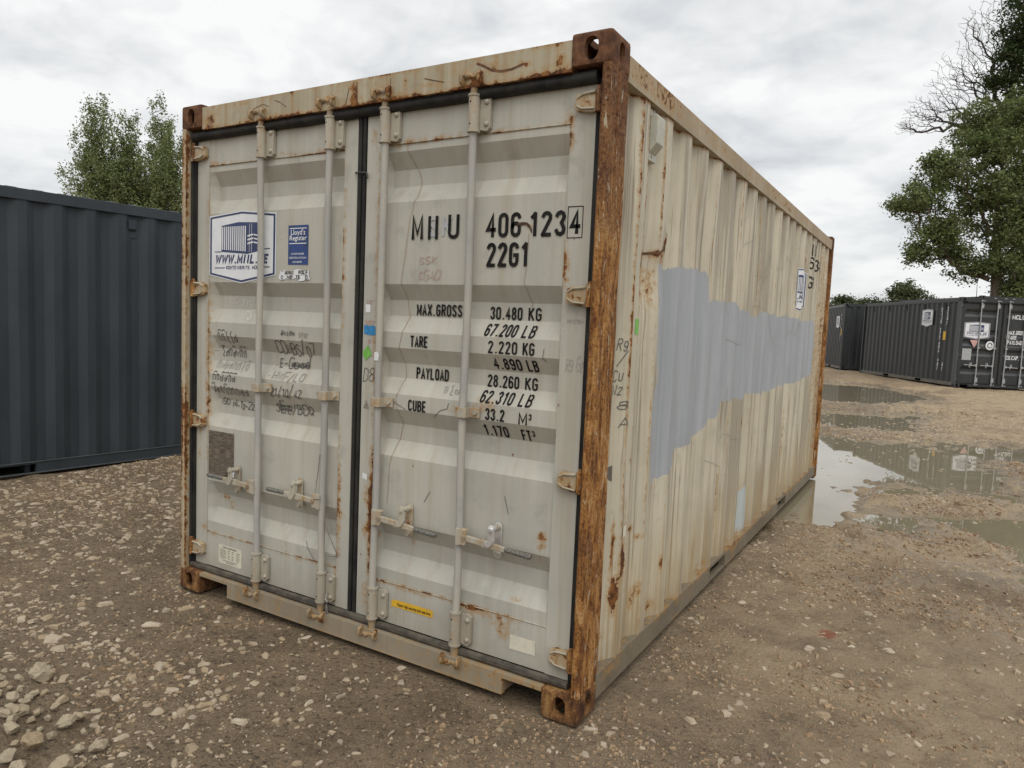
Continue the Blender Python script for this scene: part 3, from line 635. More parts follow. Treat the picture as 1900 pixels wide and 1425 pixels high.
# ------------------------------------------------------------------ corner casting (hollow, real apertures)
def stadium(cu_, cv_, w_, h_, n=7):
    r = min(w_, h_) / 2
    if h_ >= w_: return arc(cu_, cv_ + h_ / 2 - r, r, r, 0, 180, n) + arc(cu_, cv_ - h_ / 2 + r, r, r, 180, 360, n)
    return arc(cu_ + w_ / 2 - r, cv_, r, r, -90, 90, n) + arc(cu_ - w_ / 2 + r, cv_, r, r, 90, 270, n)
def make_casting():
    def ob(mb, bev=0):
        me = mb.mesh('t', M['cast'], None, True, bev); o = bpy.data.objects.new('t', me); col.objects.link(o); return o
    b = MB().box((0, 0, 0), (.162, .178, .118)); base = ob(b, .014)
    cuts = [ob(MB().box((.026, .026, .026), (.140, .156, .096))), ob(MB().prism(stadium(.080, .061, .054, .084), 'y', -.05, .07)),
            ob(MB().prism(stadium(.095, .062, .051, .079), 'x', -.05, .07)), ob(MB().prism(stadium(.084, .095, .0635, .118), 'z', -.05, .07))]
    for c_ in cuts:
        md = base.modifiers.new('b', 'BOOLEAN'); md.operation = 'DIFFERENCE'; md.object = c_; md.solver = 'EXACT'
    dg = bpy.context.evaluated_depsgraph_get(); me = bpy.data.meshes.new_from_object(base.evaluated_get(dg))
    for o in cuts + [base]: bpy.data.objects.remove(o)
    return me
CAST = make_casting()
_cc = {}
def casting(parent, ix, iy, iz, mat):
    key = (ix, iy, iz, mat.name)
    if key not in _cc:
        me = CAST.copy(); me.name = 'corner_casting'; co = np.empty(len(me.vertices) * 3); me.vertices.foreach_get('co', co); co = co.reshape(-1, 3)
        if ix: co[:, 0] = W - co[:, 0]
        if iy: co[:, 1] = L - co[:, 1]
        if iz: co[:, 2] = H - co[:, 2]
        me.vertices.foreach_set('co', co.ravel())
        if (ix + iy + iz) % 2: me.flip_normals()
        me.materials.clear(); me.materials.append(mat)
        me.polygons.foreach_set('use_smooth', [True] * len(me.polygons)); me.set_sharp_from_angle(angle=R(38)); me.update(); _cc[key] = me
    return link('corner_casting', _cc[key], parent)

BARX = (.592, 1.052, 1.379, 1.842); HZ = (2.355, 1.648, .942, .238)
def build_container(root, K, main):
    rf = rust_at if main else None; res = .035 if main else 0
    for ix in (0, 1):
        for iy in (0, 1):
            for iz in (0, 1): casting(root, ix, iy, iz, K['cast'] if iz else K['castlow'])
    # corner posts
    prof = [(2.392, .062), (2.392, .030), (2.404, .030), (2.404, .006), (2.410, .001), (2.431, .001), (2.437, .007), (2.437, .068), (2.428, .078), (2.437, .088), (2.437, .140), (2.430, .150), (2.430, .19), (2.400, .19), (2.400, .062)]
    for side in (0, 1):
        pp = prof if side else [(W - max(a, 2.409) if b_ > .03 and a < 2.41 else W - a, b_) for a, b_ in prof[2:] + [(2.404, .062)]]
        if main:
            mb = MB().prism(pp, 'z', .116, 2.475, .03); mt = K['post'] if side else K['postl']
            if side:
                mb.v = [(x + (.004 * float(fbm(np.array(z), np.array(y * 3), 6., 3, 21)) if x > 2.42 else 0), y - (.004 * float(fbm(np.array(z), np.array(x * 3), 7., 3, 22)) if y < .02 else 0) * -1, z) for x, y, z in mb.v]
            mb.build('corner_post', mt, root, rustfn=rf)
        else: MB().prism(pp, 'z', .116, 2.475).build('corner_post', K['post'], root)
        x0 = W - .07 if side else .0
        MB().box((x0 + .002, L - .07, .116), (x0 + .068, L - .003, 2.475), .2 if main else 0).build('corner_post', K['post'] if main and side else K['frame'], root, bevel=.004)
    # door header and sill
    hb = MB().box((.160, .008, 2.460), (W - .160, .11, 2.572), .02 if main else 0); hb.box((.163, .0075 - .004, 2.562), (W - .163, .008, 2.574)) if False else None
    hb.build('door_header', K['header'], root, rustfn=rf)
    MB().prism([(.162, .100), (.389, .100), (.389, .036), (2.097, .036), (2.097, .100), (W - .162, .100), (W - .162, .117), (.162, .117)], 'y', .006, .12).build('door_sill', K['sill'], root, rustfn=rf) if not main else None
    if main:
        mb = MB().box((.391, .006, .036), (2.095, .12, .116), .03); mb.box((.162, .0065, .098), (.391, .12, .1155), .03); mb.box((2.095, .0065, .098), (W - .162, .12, .1155), .03)
        mb.box((.391, .004, .030), (2.095, .03, .036)); mb.build('door_sill', K['sill'], root, rustfn=rf)
    # side rails
    for side in (0, 1):
        def X(a): return a if side else W - a
        def bx(mb, a, b_, r=0):
            xa, xb = sorted((X(a[0]), X(b_[0]))); mb.box((xa, a[1], a[2]), (xb, b_[1], b_[2]), r); return mb
        rr = .03 if (main and side) else 0
        bx(MB(), (2.378, .176, 2.452), (W - .002, L - .176, 2.548), rr).build('top_side_rail', K['rail'], root, rustfn=rf if side else None, bevel=0 if rr else .004)
        for a, b_ in ((.176, 1.82), (2.18, 3.88), (4.24, L - .176)):
            bx(MB(), (2.392, a, .040), (W - .004, b_, .140), rr).build('bottom_side_rail', K['lowrail'], root, rustfn=rf if side else None)
        for a, b_ in ((1.82, 2.18), (3.88, 4.24)):
            for z0_, z1_, o_ in ((.124, .140, .004), (.040, .046, .006)): bx(MB(), (2.392, a, z0_), (W - o_, b_, z1_), 0).build('fork_pocket_plate', K['lowrail'], root)
        # corrugated wall
        if main and side:
            ys = []
            for a, b_ in zip(RY[:-1], RY[1:]):
                n = max(1, int(math.ceil((b_ - a) / .016))); ys += list(a + (b_ - a) * np.arange(n) / n)
            ys = np.array(ys + [RY[-1]]); zs = np.linspace(.139, 2.453, 92)
        else: ys = RY; zs = np.array([.139, 2.453])
        YY, ZZ = np.meshgrid(ys, zs, indexing='ij'); XX = W - .012 - wall_in(YY)
        if main and side: XX = XX - wall_dent(YY, ZZ)
        if not side: XX = W - XX
        me = grid_mesh('side_wall', XX, YY, ZZ, K['side'], main and side)
        if side == 0 or True:
            n_ = me.polygons[0].normal
            if (n_.x > 0) != bool(side): me.flip_normals()
        if main and side:
            me.set_sharp_from_angle(angle=R(22)); set_attr(me, 'rust', rust_at); set_attr(me, 'patch', patch_at); set_attr(me, 'patchb', patchb_at)
        link('side_wall', me, root)
    # far end wall, roof, floor
    xs = [.07]; dd = [1]; k = 0
    e = .13
    while e < W - .2: xs += [e, e + .11, e + .15, e + .22]; dd += [0, 0, 1, 1]; e += .27
    xs.append(W - .07); dd.append(1)
    XX, ZZ = np.meshgrid(np.array(xs), np.array([.165, 2.46]), indexing='ij'); YY = L - .012 - .04 * np.array(dd)[:, None] + ZZ * 0
    me = grid_mesh('end_wall', XX, YY, ZZ, K['side'], False)
    if me.polygons[0].normal.y < 0: me.flip_normals()
    link('end_wall', me, root)
    for z0_, z1_ in ((2.455, 2.57), (.04, .165)): MB().box((.162, L - .06, z0_), (W - .162, L - .004, z1_)).build('end_frame', K['frame'], root)
    xr = [.06]; dr = [0]
    ys = [.11]; dz = [1]; e = .2
    while e < L - .3: ys += [e, e + .02, e + .11, e + .13]; dz += [1, 0, 0, 1]; e += .21
    ys.append(L - .06); dz.append(1)
    XX, YY = np.meshgrid(np.array([.06, .12, W - .12, W - .06]), np.array(ys), indexing='ij'); ZZ = 2.548 + .020 * np.array(dz)[None, :] * np.array([.0, 1, 1, .0])[:, None]
    me = grid_mesh('roof', XX, YY, ZZ, K['roof'], False)
    if me.polygons[0].normal.z < 0: me.flip_normals()
    link('roof', me, root)
    mb = MB().box((.05, .12, .150), (W - .05, L - .06, .164))
    for i in range(13): mb.box((.06, .35 + i * .44, .05), (W - .06, .39 + i * .44, .150))
    mb.build('floor', K['under'], root)
    # doors
    for side in (0, 1):
        x0, x1 = (.064, 1.197) if side == 0 else (1.254, 2.364)
        p0, p1 = PAN_L if side == 0 else PAN_R
        door = empty('door', parent_loc := (0, 0, 0)) if False else None
        mb = MB()
        mb.box((x0, .055, .148), (p0, .105, 2.420), res); mb.box((p1, .055, .148), (x1, .105, 2.420), res)
        mb.box((p0, .058, 2.290), (p1, .105, 2.4195), res); mb.box((p0, .058, .149), (p1, .105, .335), res)
        dr = mb.build('door', K['door'], root, rustfn=rf)
        if main: dr['label'] = 'left door with the round-cornered logo sticker' if side == 0 else 'right door with the black serial number'
        if main: dr['label'] = 'left-hand door' if side == 0 else 'right-hand door'
        # corrugated panel
        tp = .034
        xs = [p0, p0 + tp] + ([p0 + tp + (p1 - p0 - tp - .012) * i / 24 for i in range(1, 24)] if main else []) + [p1 - .012, p1]
        zs = sorted(set([.335, 2.290] + list(DZ) + (list(np.arange(.35, 2.29, .02)) if main else [])))
        XX, ZZ = np.meshgrid(np.array(xs), np.array(zs), indexing='ij')
        tf = np.clip(np.minimum((XX - p0) / tp, (p1 - XX) / .012), 0, 1)
        YY = .061 + np.interp(ZZ, DZ, DD) * .042 * tf
        if main: YY = YY + .004 * fbm(XX, ZZ, 1.6, 3, 60) * tf + .0015 * fbm(XX, ZZ, 9, 2, 61) * tf
        me = grid_mesh('door_panel', XX, YY, ZZ, K['door'], main)
        if me.polygons[0].normal.y > 0: me.flip_normals()
        if main: me.set_sharp_from_angle(angle=R(15)); set_attr(me, 'rust', rust_at)
        link('door_panel', me, dr)
        # weld seams
        for zs_ in (2.288, .337): MB().tube([(p0 + (p1 - p0) * q_ / 40, .0572, zs_) for q_ in range(41)] if main else [(p0, .057, zs_), (p1, .057, zs_)], .0026, 6).build('weld_seam', K['door'], dr, smooth=60, rustfn=(lambda P: .45 + .5 * vn(P[:, 0], P[:, 2] * 0, 9., 25)) if main else None)
        # gasket: rubber lips round the door
        mb = MB(); xo = .050 if side == 0 else 1.2275; xe = 1.2235 if side == 0 else 2.372
        N = 14
        def wob(i): return .0025 * math.sin(i * 1.9 + side) + .0015 * math.sin(i * 4.3)
        mb.tube([(xo + (xe - xo) * i / N, .044 + wob(i), 2.441 + wob(i + 3)) for i in range(N + 1)], .0255, 10)
        mb.tube([(xo + (xe - xo) * i / N, .030 + wob(i), 2.452 + wob(i + 5)) for i in range(N + 1)], .0075, 8)
        ga = mb.build('top_gasket', K['rubber'], dr, smooth=60)
        mb = MB().tube([(xo + (xe - xo) * i / N, .045 + wob(i), .133) for i in range(N + 1)], .0165, 10); mb.tube([(xo, .034, .141), (xe, .034, .141)], .006, 6); mb.build('bottom_gasket', K['rubberlow'], dr, smooth=60)
        mb = MB()
        if side == 0: mb.box((1.197, .060, .13), (1.2255, .10, 2.44)); mb.tube([(1.214, .056, .13), (1.214, .056, 2.44)], .0105, 8); mb.box((.030, .040, .13), (.0638, .1, 2.44)); mb.tube([(.044, .038, .13), (.044, .038, 2.44)], .0085, 8)
        else: mb.box((1.2257, .060, .13), (1.254, .10, 2.44)); mb.tube([(1.240, .056, .13), (1.240, .056, 2.44)], .0105, 8); mb.box((2.364, .058, .13), (2.3915, .1, 2.44))
        mb.build('side_gasket', K['rubber'], dr, smooth=60)
        # hinges
        for hz in HZ:
            def hx(a): return a if side else W - a
            zt = .034
            out = [(2.283, hz - .020), (2.290, hz + .026), (2.310, zt + hz), (2.372, zt + hz + .002), (2.372, hz - zt - .006), (2.345, hz - zt - .006), (2.292, hz - .030)]
            mb = MB().prism([(hx(a), b_) for a, b_ in out], 'y', .030, .0545); hg = mb.build('hinge', K['hinge'], dr, bevel=.005, rustfn=(lambda P: .40 + .3 * vn(P[:, 0] * 3, P[:, 2] * 3, 9., 2)) if main else None)
            for e_ in (1, -1): MB().tube([(hx(2.296), .030, hz + e_ * .014), (hx(2.318), .027, hz + e_ * .026), (hx(2.368), .026, hz + e_ * .030)], .0045, 6).build('hinge_rib', K['hinge'], hg, smooth=60)
            mb = MB().cyl((hx(2.383), .034, hz - .042), (hx(2.383), .034, hz + .042), .0135, 12); mb.cyl((hx(2.383), .034, hz + .042), (hx(2.383), .034, hz + .052), .009, 8); mb.build('hinge_pin', K['post'], hg, smooth=40)
    # locking bars
    for i, bxp in enumerate(BARX):
        s = 1 if i >= 2 else -1; sgn = 1
        rr_ = random.Random(i)
        pts = [(bxp + .003 * math.sin(k * .9 + i * 2), .026 + .002 * math.cos(k * 1.3 + i), z) for k, z in enumerate(np.linspace(.150, 2.450, 14))]
        bar = MB().tube(pts, .0165, 14).build('locking_bar', K['bar'], root, smooth=60, rustfn=(lambda P: .05 + .25 * (P[:, 2] > 2.3) + 0 * P[:, 0]) if main else None)
        for zc, zh in ((2.362, .066), (.236, .066)):
            mb = MB().tube([(bxp, .026, zc - zh), (bxp, .026, zc + zh)], .0235, 14)
            mb.cyl((bxp, .026, zc - zh - .008), (bxp, .026, zc - zh), .027, 14); mb.cyl((bxp, .026, zc + zh), (bxp, .026, zc + zh + .008), .027, 14)
            gb = mb.build('bar_bracket', K['fitting'], bar, smooth=40, rustfn=(lambda P: .2 + .25 * vn(P[:, 0] * 9, P[:, 2], 12., 3)) if main else None)
            MB().prism([(bxp + .012, zc - zh + .004), (bxp + .055, zc - zh - .004), (bxp + .070, zc - zh + .010), (bxp + .070, zc + zh - .010), (bxp + .055, zc + zh + .004), (bxp + .012, zc + zh - .004)], 'y', .036, .0545).build('bracket_plate', K['fitting'], gb, bevel=.002)
            for dz_ in (-.043, .043):
                MB().tube([(bxp + .054, .037, zc + dz_), (bxp + .054, .031, zc + dz_), (bxp + .054, .026, zc + dz_)], [.0115, .0105, .004], 10).build('bolt', K['fitting'], gb, smooth=50)
                MB().cyl((bxp - .004, .0035, zc + dz_), (bxp - .004, .0026, zc + dz_), .004, 8).build('grease_hole', M['rubber'], gb)
        # middle clamp
        mb = MB().prism([(bxp - .024, .002), (bxp - .014, -.001), (bxp + .016, -.001), (bxp + .026, .006), (bxp + .026, .040), (bxp + .066, .046), (bxp + .066, .0545), (bxp + .016, .0545), (bxp + .019, .008), (bxp - .019, .008), (bxp - .019, .05), (bxp - .024, .05)], 'z', 1.139, 1.181)
        cl_ = mb.build('bar_clamp', K['fitting'], bar, bevel=.002, rustfn=(lambda P: .3 + 0 * P[:, 0]) if main else None)
        MB().cyl((bxp + .048, .044, 1.16), (bxp + .048, .034, 1.16), .010, 6).build('bolt', K['fitting'], cl_)
        # cam ends and keepers
        for zc, sg in ((2.490, 1), (.104, -1)):
            mb = MB().tube([(bxp, .026, zc - sg * .052), (bxp, .026, zc - sg * .014), (bxp, .022, zc + sg * .010), (bxp, .022, zc + sg * .026)], [.0185, .0165, .020, .014], 12)
            mb.tube([(bxp - .004, .014, zc + sg * .008), (bxp + .026, .010, zc + sg * .016), (bxp + .038, .016, zc + sg * .004)], [.012, .013, .008], 10)
            mb.tube([(bxp - .034, .008, zc + sg * .012), (bxp - .018, .006, zc + sg * .016), (bxp - .004, .012, zc + sg * .012)], [.010, .013, .010], 10)
            mb.build('cam_end', K['cam'], bar, smooth=55, rustfn=(lambda P: .30 + .5 * vn(P[:, 0], P[:, 2], 30., 4)) if main else None)
            for half in (0, 1):
              mb = MB().box((bxp - .045, -.012, zc - .024), (bxp - .036, .008, zc + .024)) if half == 0 else MB().box((bxp + .040, -.012, zc - .024), (bxp + .049, .008, zc + .024))
              if half == 0: mb.tube([(bxp - .040, -.004, zc + .018), (bxp - .040, -.018, zc + .012), (bxp - .040, -.018, zc - .012), (bxp - .040, -.004, zc - .018)], .008, 8)
              else: mb.tube([(bxp + .044, -.004, zc + .016), (bxp + .044, -.020, zc + .008), (bxp + .044, -.018, zc - .012), (bxp + .044, -.004, zc - .018)], .009, 8)
              mb.build('cam_keeper', K['cam'], bar, smooth=50, rustfn=(lambda P: .40 + .5 * vn(P[:, 0], P[:, 2], 30., 5)) if main else None)
        # handle
        hz = .640 + (.012 if i in (0, 1) else 0); hubx = bxp + s * .042
        mb = MB().prism([(bxp + s * .018, hz - .032), (bxp + s * .046, hz - .032), (bxp + s * .050, hz - .026), (bxp + s * .050, hz + .024), (bxp + s * .044, hz + .032), (bxp + s * .018, hz + .032)], 'y', .000, .012)
        mb.prism([(bxp + s * .018, hz + .028), (bxp + s * .050, hz + .028), (bxp + s * .048, hz + .035), (bxp + s * .018, hz + .035)], 'y', .000, .030); mb.box((min(bxp, bxp + s * .02), .0, hz - .036), (max(bxp, bxp + s * .02), .012, hz + .036))
        hub = mb.build('handle_hub', K['fitting'], bar, bevel=.003, rustfn=(lambda P: .25 + 0 * P[:, 0]) if main else None)
        MB().cyl((hubx, -.006, hz), (hubx, .014, hz), .010, 8).build('bolt', K['cam'], hub, smooth=40)
        dz_ = (.014, .010, -.018, -.016)[i]
        cx = bxp + s * .175; tip = bxp + s * .362; gs = bxp + s * .240
        def lever(fr, to, za, zb, wa, wb, ya, yb, mb):
            n = 8
            ring = []
            vs, fs = [], []
            for k in range(n + 1):
                t = k / n; x = fr + (to - fr) * t; zz = za + (zb - za) * t; ww = wa + (wb - wa) * t; yy = ya + (yb - ya) * t
                vs += [(x, yy - .006, zz - ww), (x, yy - .006, zz + ww), (x, yy + .006, zz + ww), (x, yy + .006, zz - ww)]
            for k in range(n):
                a = k * 4
                for q in range(4): fs.append((a + q, a + (q + 1) % 4, a + 4 + (q + 1) % 4, a + 4 + q))
            fs += [(3, 2, 1, 0), tuple(n * 4 + q for q in range(4))]; mb.add(vs, fs)
        mb = MB(); lever(bxp + s * .050, bxp + s * .13, hz, hz + dz_ * .3, .013, .012, .008, .008, mb); lever(bxp + s * .13, gs, hz + dz_ * .3, hz + dz_ * .7, .016, .010, .006, .006, mb)
        hd = mb.build('handle', K['fitting'], bar, bevel=.003, rustfn=(lambda P: .22 + 0 * P[:, 0]) if main else None)
        MB().tube([(gs - s * .004, .010, hz + dz_ * .7), (gs + s * .03, .008, hz + dz_ * .78), (tip - s * .01, .004, hz + dz_), (tip, .004, hz + dz_)], [.010, .0105, .0115, .009], 12).build('handle_grip', K['grip'], bar, smooth=50)
        # catch on the door
        st_ = K['steel'] if i == 3 else K['fitting']
        mb = MB().prism(stadium(cx + s * .004, hz + .006, .036, .150), 'y', .047, .0545); ct = mb.build('catch_plate', st_ if i == 3 else K['fitting'], bar, bevel=.002, rustfn=(lambda P: .3 + 0 * P[:, 0]) if main else None)
        MB().cyl((cx + s * .004, .049, hz + .062), (cx + s * .004, .026, hz + .062), .013, 12).build('bolt', K['fitting'], ct, smooth=40)
        MB().cyl((cx + s * .004, .049, hz - .050), (cx + s * .004, .036, hz - .050), .011, 12).build('bolt', K['fitting'], ct, smooth=40)
        hook = [(cx - .004, hz + .080), (cx + .010, hz + .080), (cx + .017, hz + .070), (cx + .017, hz + .046), (cx + .020, hz + .018), (cx + .012, hz + .002), (cx - .002, hz - .014), (cx - .016, hz - .018), (cx - .027, hz - .010), (cx - .026, hz + .004), (cx - .014, hz + .016), (cx - .010, hz + .040), (cx - .012, hz + .070)]
        MB().prism(hook, 'y', -.008, .001).cyl((cx + .002, .047, hz + .062), (cx + .002, -.014, hz + .062), .011, 10).build('catch_hook', st_, bar, bevel=.004)
# ------------------------------------------------------------------ the near container
KM = dict(header=M['header'], cast=M['cast'], castlow=M['cast2'], post=M['post'], postl=M['cream'], frame=M['cream'], sill=M['sill'], rail=M['rail'], lowrail=M['lowrail'], side=M['side'], roof=M['roofm'], under=M['rubber'],
          door=M['door'], rubber=M['rubber'], rubberlow=M['rubberlow'], hinge=M['cream'], bar=M['bar'], fitting=M['fitting'], cam=M['cam'], grip=M['grip'], steel=M['steel'])
box = empty('shipping_container', (0, 0, 0), label='weathered grey-beige shipping container with rusty corner post, closed doors and a blue-grey repainted side', cat='shipping container')
build_container(box, KM, True)
doors = [o for o in box.children if o.name.startswith('door') and 'header' not in o.name and 'sill' not in o.name]
DL, DR = doors[0], doors[1]
FD = list(DZ)
def dtext(s, x, z, h, w_, wid=None, slant=0, mat='black', jit=0, parent=None, name='lettering', sp=.2, cw=.42, off=.0012):
    return decal(name, ribbons(text_strokes(s, x, z, h, cw=cw, sp=sp, slant=slant, jit=jit, wid=wid), w_), M[mat], door_map, FD, 1, parent or DR, off=off)
sw = .0150
def big(s, x, z, h, wid, w_=sw, **k): k.setdefault('sp', .30); return dtext(s, x + w_ / 2, z + w_ / 2, h - w_, w_, wid=wid - w_, **k)
big('SK', 1.605, 1.885, .085, .125, .014, mat='ghost', off=.0003)
big('M', 1.515, 1.873, .108, .062); big('I', 1.602, 1.872, .104, .018); big('I', 1.640, 1.872, .104, .018); big('U', 1.708, 1.874, .104, .058)
big('406', 1.898, 1.874, .098, .165); big('123', 2.100, 1.873, .098, .160); big('4', 2.278, 1.877, .093, .046)
decal('lettering_box', ribbons([[(2.269, 1.865), (2.269, 1.981), (2.331, 1.981), (2.331, 1.865), (2.269, 1.865)]], .0035), M['black'], door_map, FD, 1, DR)
big('22G1', 1.905, 1.757, .098, .200)
t = .0078
for s, x, z, h, wd, sl in (('MAX.GROSS', 1.522, 1.551, .052, .246, 0), ('30.480 KG', 1.908, 1.547, .053, .242, 0), ('67.200 LB', 1.902, 1.478, .052, .238, .16), ('TARE', 1.525, 1.413, .050, .098, 0), ('2.220 KG', 1.930, 1.409, .052, .218, 0),
   ('4.890 LB', 1.946, 1.344, .048, .212, -.06), ('PAYLOAD', 1.532, 1.273, .051, .178, 0), ('28.260 KG', 1.908, 1.268, .052, .240, 0), ('62.310 LB', 1.893, 1.203, .052, .246, .16), ('CUBE', 1.524, 1.132, .050, .100, 0), ('33.2', 1.928, 1.134, .050, .095, 0),
   ('M', 2.088, 1.131, .050, .040, 0), ('1.170', 1.912, 1.066, .048, .120, -.06), ('FT', 2.092, 1.063, .048, .046, -.03)):
    if ' ' in s:
        n_, u_ = s.split(' '); big(n_, x, z, h, wd * .64, t, slant=sl); big(u_, x + wd * .75, z, h, wd * .25, t, slant=sl)
    else: big(s, x, z, h, wd, t, slant=sl)
big('3', 2.134, 1.153, .026, .015, .005); big('3', 2.142, 1.085, .026, .015, .005)
M['rustdark'] = simple('old_rust_gouge', (.07, .03, .015), (.16, .07, .03), 60, .8, bs=.4)
hm = lambda u, v, o: (u, .008 - o, v)
for P_, w_ in (([(1.86, 2.548), (1.89, 2.535), (1.93, 2.513), (1.975, 2.503), (2.02, 2.504), (2.07, 2.516)], .009), ([(1.60, 2.525), (1.66, 2.508), (1.70, 2.498)], .004), ([(.70, 2.545), (.74, 2.53), (.78, 2.505)], .003), ([(1.16, 2.47), (1.18, 2.54)], .004), ([(1.23, 2.47), (1.225, 2.56)], .005), ([(1.42, 2.47), (1.418, 2.55)], .003), ([(.55, 2.52), (.62, 2.535), (.66, 2.52)], .003)):
    decal('rust_gouge', ribbons([P_], w_), M['rustdark'], hm, (), 1, box, off=.001)
# the hand-written notes
def hand(s, x, z, h, wid, mat='pen', w_=.0042, sl=.15, par=None): return dtext(s, x, z, h, w_, wid=wid, slant=sl, mat=mat, jit=.5, parent=par or DL, name='handwriting', sp=.12)
def scribble(x, z, w_, h, n, mat='pen', seed=0, par=None, wd=.0042):
    rr = random.Random(seed); st = []; cx = x; step = w_ / n
    for i in range(n):
        k = rr.random(); a = []
        if k < .35: a = [(cx + step * .15, z), (cx + step * .1, z + h * .8)] + arc(cx + step * .35, z + h * .75, step * .25, h * .2, 180, 0) + [(cx + step * .62, z)]
        elif k < .6: a = arc(cx + step * .3, z + h * .3, step * .28, h * .3, 0, 330) + [(cx + step * .7, z + h * .9)]
        elif k < .8: a = [(cx, z + h * .7), (cx + step * .2, z), (cx + step * .5, z + h * .6), (cx + step * .6, z + h * .05), (cx + step * .85, z + h * 1.0)]
        else: a = [(cx + step * .4, z + h * 1.25), (cx + step * .2, z + h), (cx + step * .5, z + h * .5), (cx + step * .25, z), (cx + step * .6, z - h * .1)]
        st.append([(p[0] + rr.uniform(-.1, .1) * step, p[1] + rr.uniform(-.08, .08) * h) for p in a]); cx += step
        if rr.random() < .35: st.append(arc(cx - step * .5, z + h * 1.25, step * .35, h * .12, 200, -20))
    return decal('handwriting', ribbons(st, wd), M[mat], door_map, FD, 1, par or DL)
hand('HOC', .235, 1.578, .034, .10, 'chalk'); hand('7YU', .36, 1.565, .040, .10, 'chalk'); hand('PS', .41, 1.50, .045, .06, 'chalk')
scribble(.225, 1.375, .16, .045, 5, 'pen', 1); scribble(.215, 1.298, .20, .040, 7, 'pen', 2); scribble(.19, 1.232, .26, .038, 8, 'penlight', 3); scribble(.19, 1.168, .19, .034, 6, 'pen', 4); scribble(.18, 1.098, .29, .040, 9, 'pen', 5)
hand('-', .170, 1.31, .03, .02, 'penlight'); hand('-', .145, 1.25, .03, .02, 'penlight'); hand('-', .150, 1.18, .03, .02, 'penlight')
hand('I9O', .215, 1.038, .030, .06); hand('14-12-22', .300, 1.028, .032, .17)
scribble(.71, 1.43, .10, .014, 5, 'pen', 9); hand('1712', .83, 1.425, .018, .06, 'penlight'); hand('CONBS/07', .650, 1.335, .058, .270); hand('E-Good', .660, 1.268, .050, .215); scribble(.74, 1.275, .13, .014, 7, 'pen', 12)
hand('HWF/LO', .640, 1.205, .038, .22, 'penlight'); hand('21/10/42', .640, 1.120, .050, .215); hand('SEE/BOQ', .640, 1.040, .050, .260); scribble(.66, 1.046, .10, .02, 5, 'pen', 14)
hand('19-2G', .745, .205, .058, .20, 'penlight'); hand('SSK', 1.56, 1.772, .035, .09, 'redpen', .003, .2, DR); hand('CGAD', 1.56, 1.705, .04, .11, 'redpen', .003, .2, DR)
hand('2007', 1.266, 1.500, .020, .055, 'redpen', .003, 0, DR); hand('NF', 1.275, 1.590, .022, .04, 'redpen', .003, 0, DR); hand('B', 1.288, 1.418, .020, .012, 'redpen', .003, 0, DR)
hand('D8', 1.262, 1.240, .070, .060, 'pen', .0034, .15, DR); scribble(1.70, 1.225, .09, .03, 3, 'penlight', 21, DR)
decal('scratch', ribbons([[(1.665, 1.118), (1.70, 1.15), (1.735, 1.16), (1.742, 1.185)], [(1.33, 1.155), (1.38, 1.15), (1.44, 1.165), (1.51, 1.135)], [(2.04, .83), (2.06, .76)], [(1.66, .79), (1.63, .74)], [(2.19, 1.44), (2.185, 1.40), (2.2, 1.39)], [(.90, .42), (.96, .35), (1.0, .30)]], .0025), M['pen'], door_map, FD, 1, DR)
hand('R9 G2', 2.29, 1.36, .05, .07, 'penlight', .0025, .1, DR); hand('WESTEN', 2.285, 1.545, .012, .07, 'penlight', .002, 0, DR)
# run of rusty water down the right door, and the gash by the serial number
def wiggle(P, amp=.004, n=6, seed=1):
    rr = random.Random(seed); out = []
    for (a, b), (c, d) in zip(P[:-1], P[1:]):
        for k in range(n): t_ = k / n; out.append((a + (c - a) * t_ + rr.uniform(-amp, amp), b + (d - b) * t_))
    return out + [P[-1]]
M['rustline'] = simple('rust_stain', (.36, .25, .14), (.27, .16, .08), 60, .7, bs=0); M['gash'] = simple('bare_gash', (.03, .015, .01), (.10, .045, .02), 90, .8, bs=.5)
decal('rust_run', ribbons([wiggle([(1.472, 2.40), (1.481, 2.243), (1.529, 2.138), (1.532, 2.06), (1.505, 1.97), (1.466, 1.702), (1.478, 1.58), (1.49, 1.54), (1.462, 1.40), (1.475, 1.28), (1.455, 1.178), (1.47, 1.08), (1.445, .96), (1.426, .857), (1.42, .70)], .002)], .0022), M['rustline'], door_map, FD, 1, DR)
decal('rust_run', ribbons([wiggle([(2.100, 1.885), (2.090, 1.70), (2.105, 1.62), (2.10, 1.56)], .003, 5, 3)], .0020), M['rustline'], door_map, FD, 1, DR)
decal('gash', [[((2.035, 1.926), (2.062, 1.932), (2.09, 1.930), (2.104, 1.918), (2.114, 1.898), (2.112, 1.886), (2.100, 1.908), (2.085, 1.920), (2.06, 1.920))]], M['gash'], door_map, FD, 1, DR, off=.002)

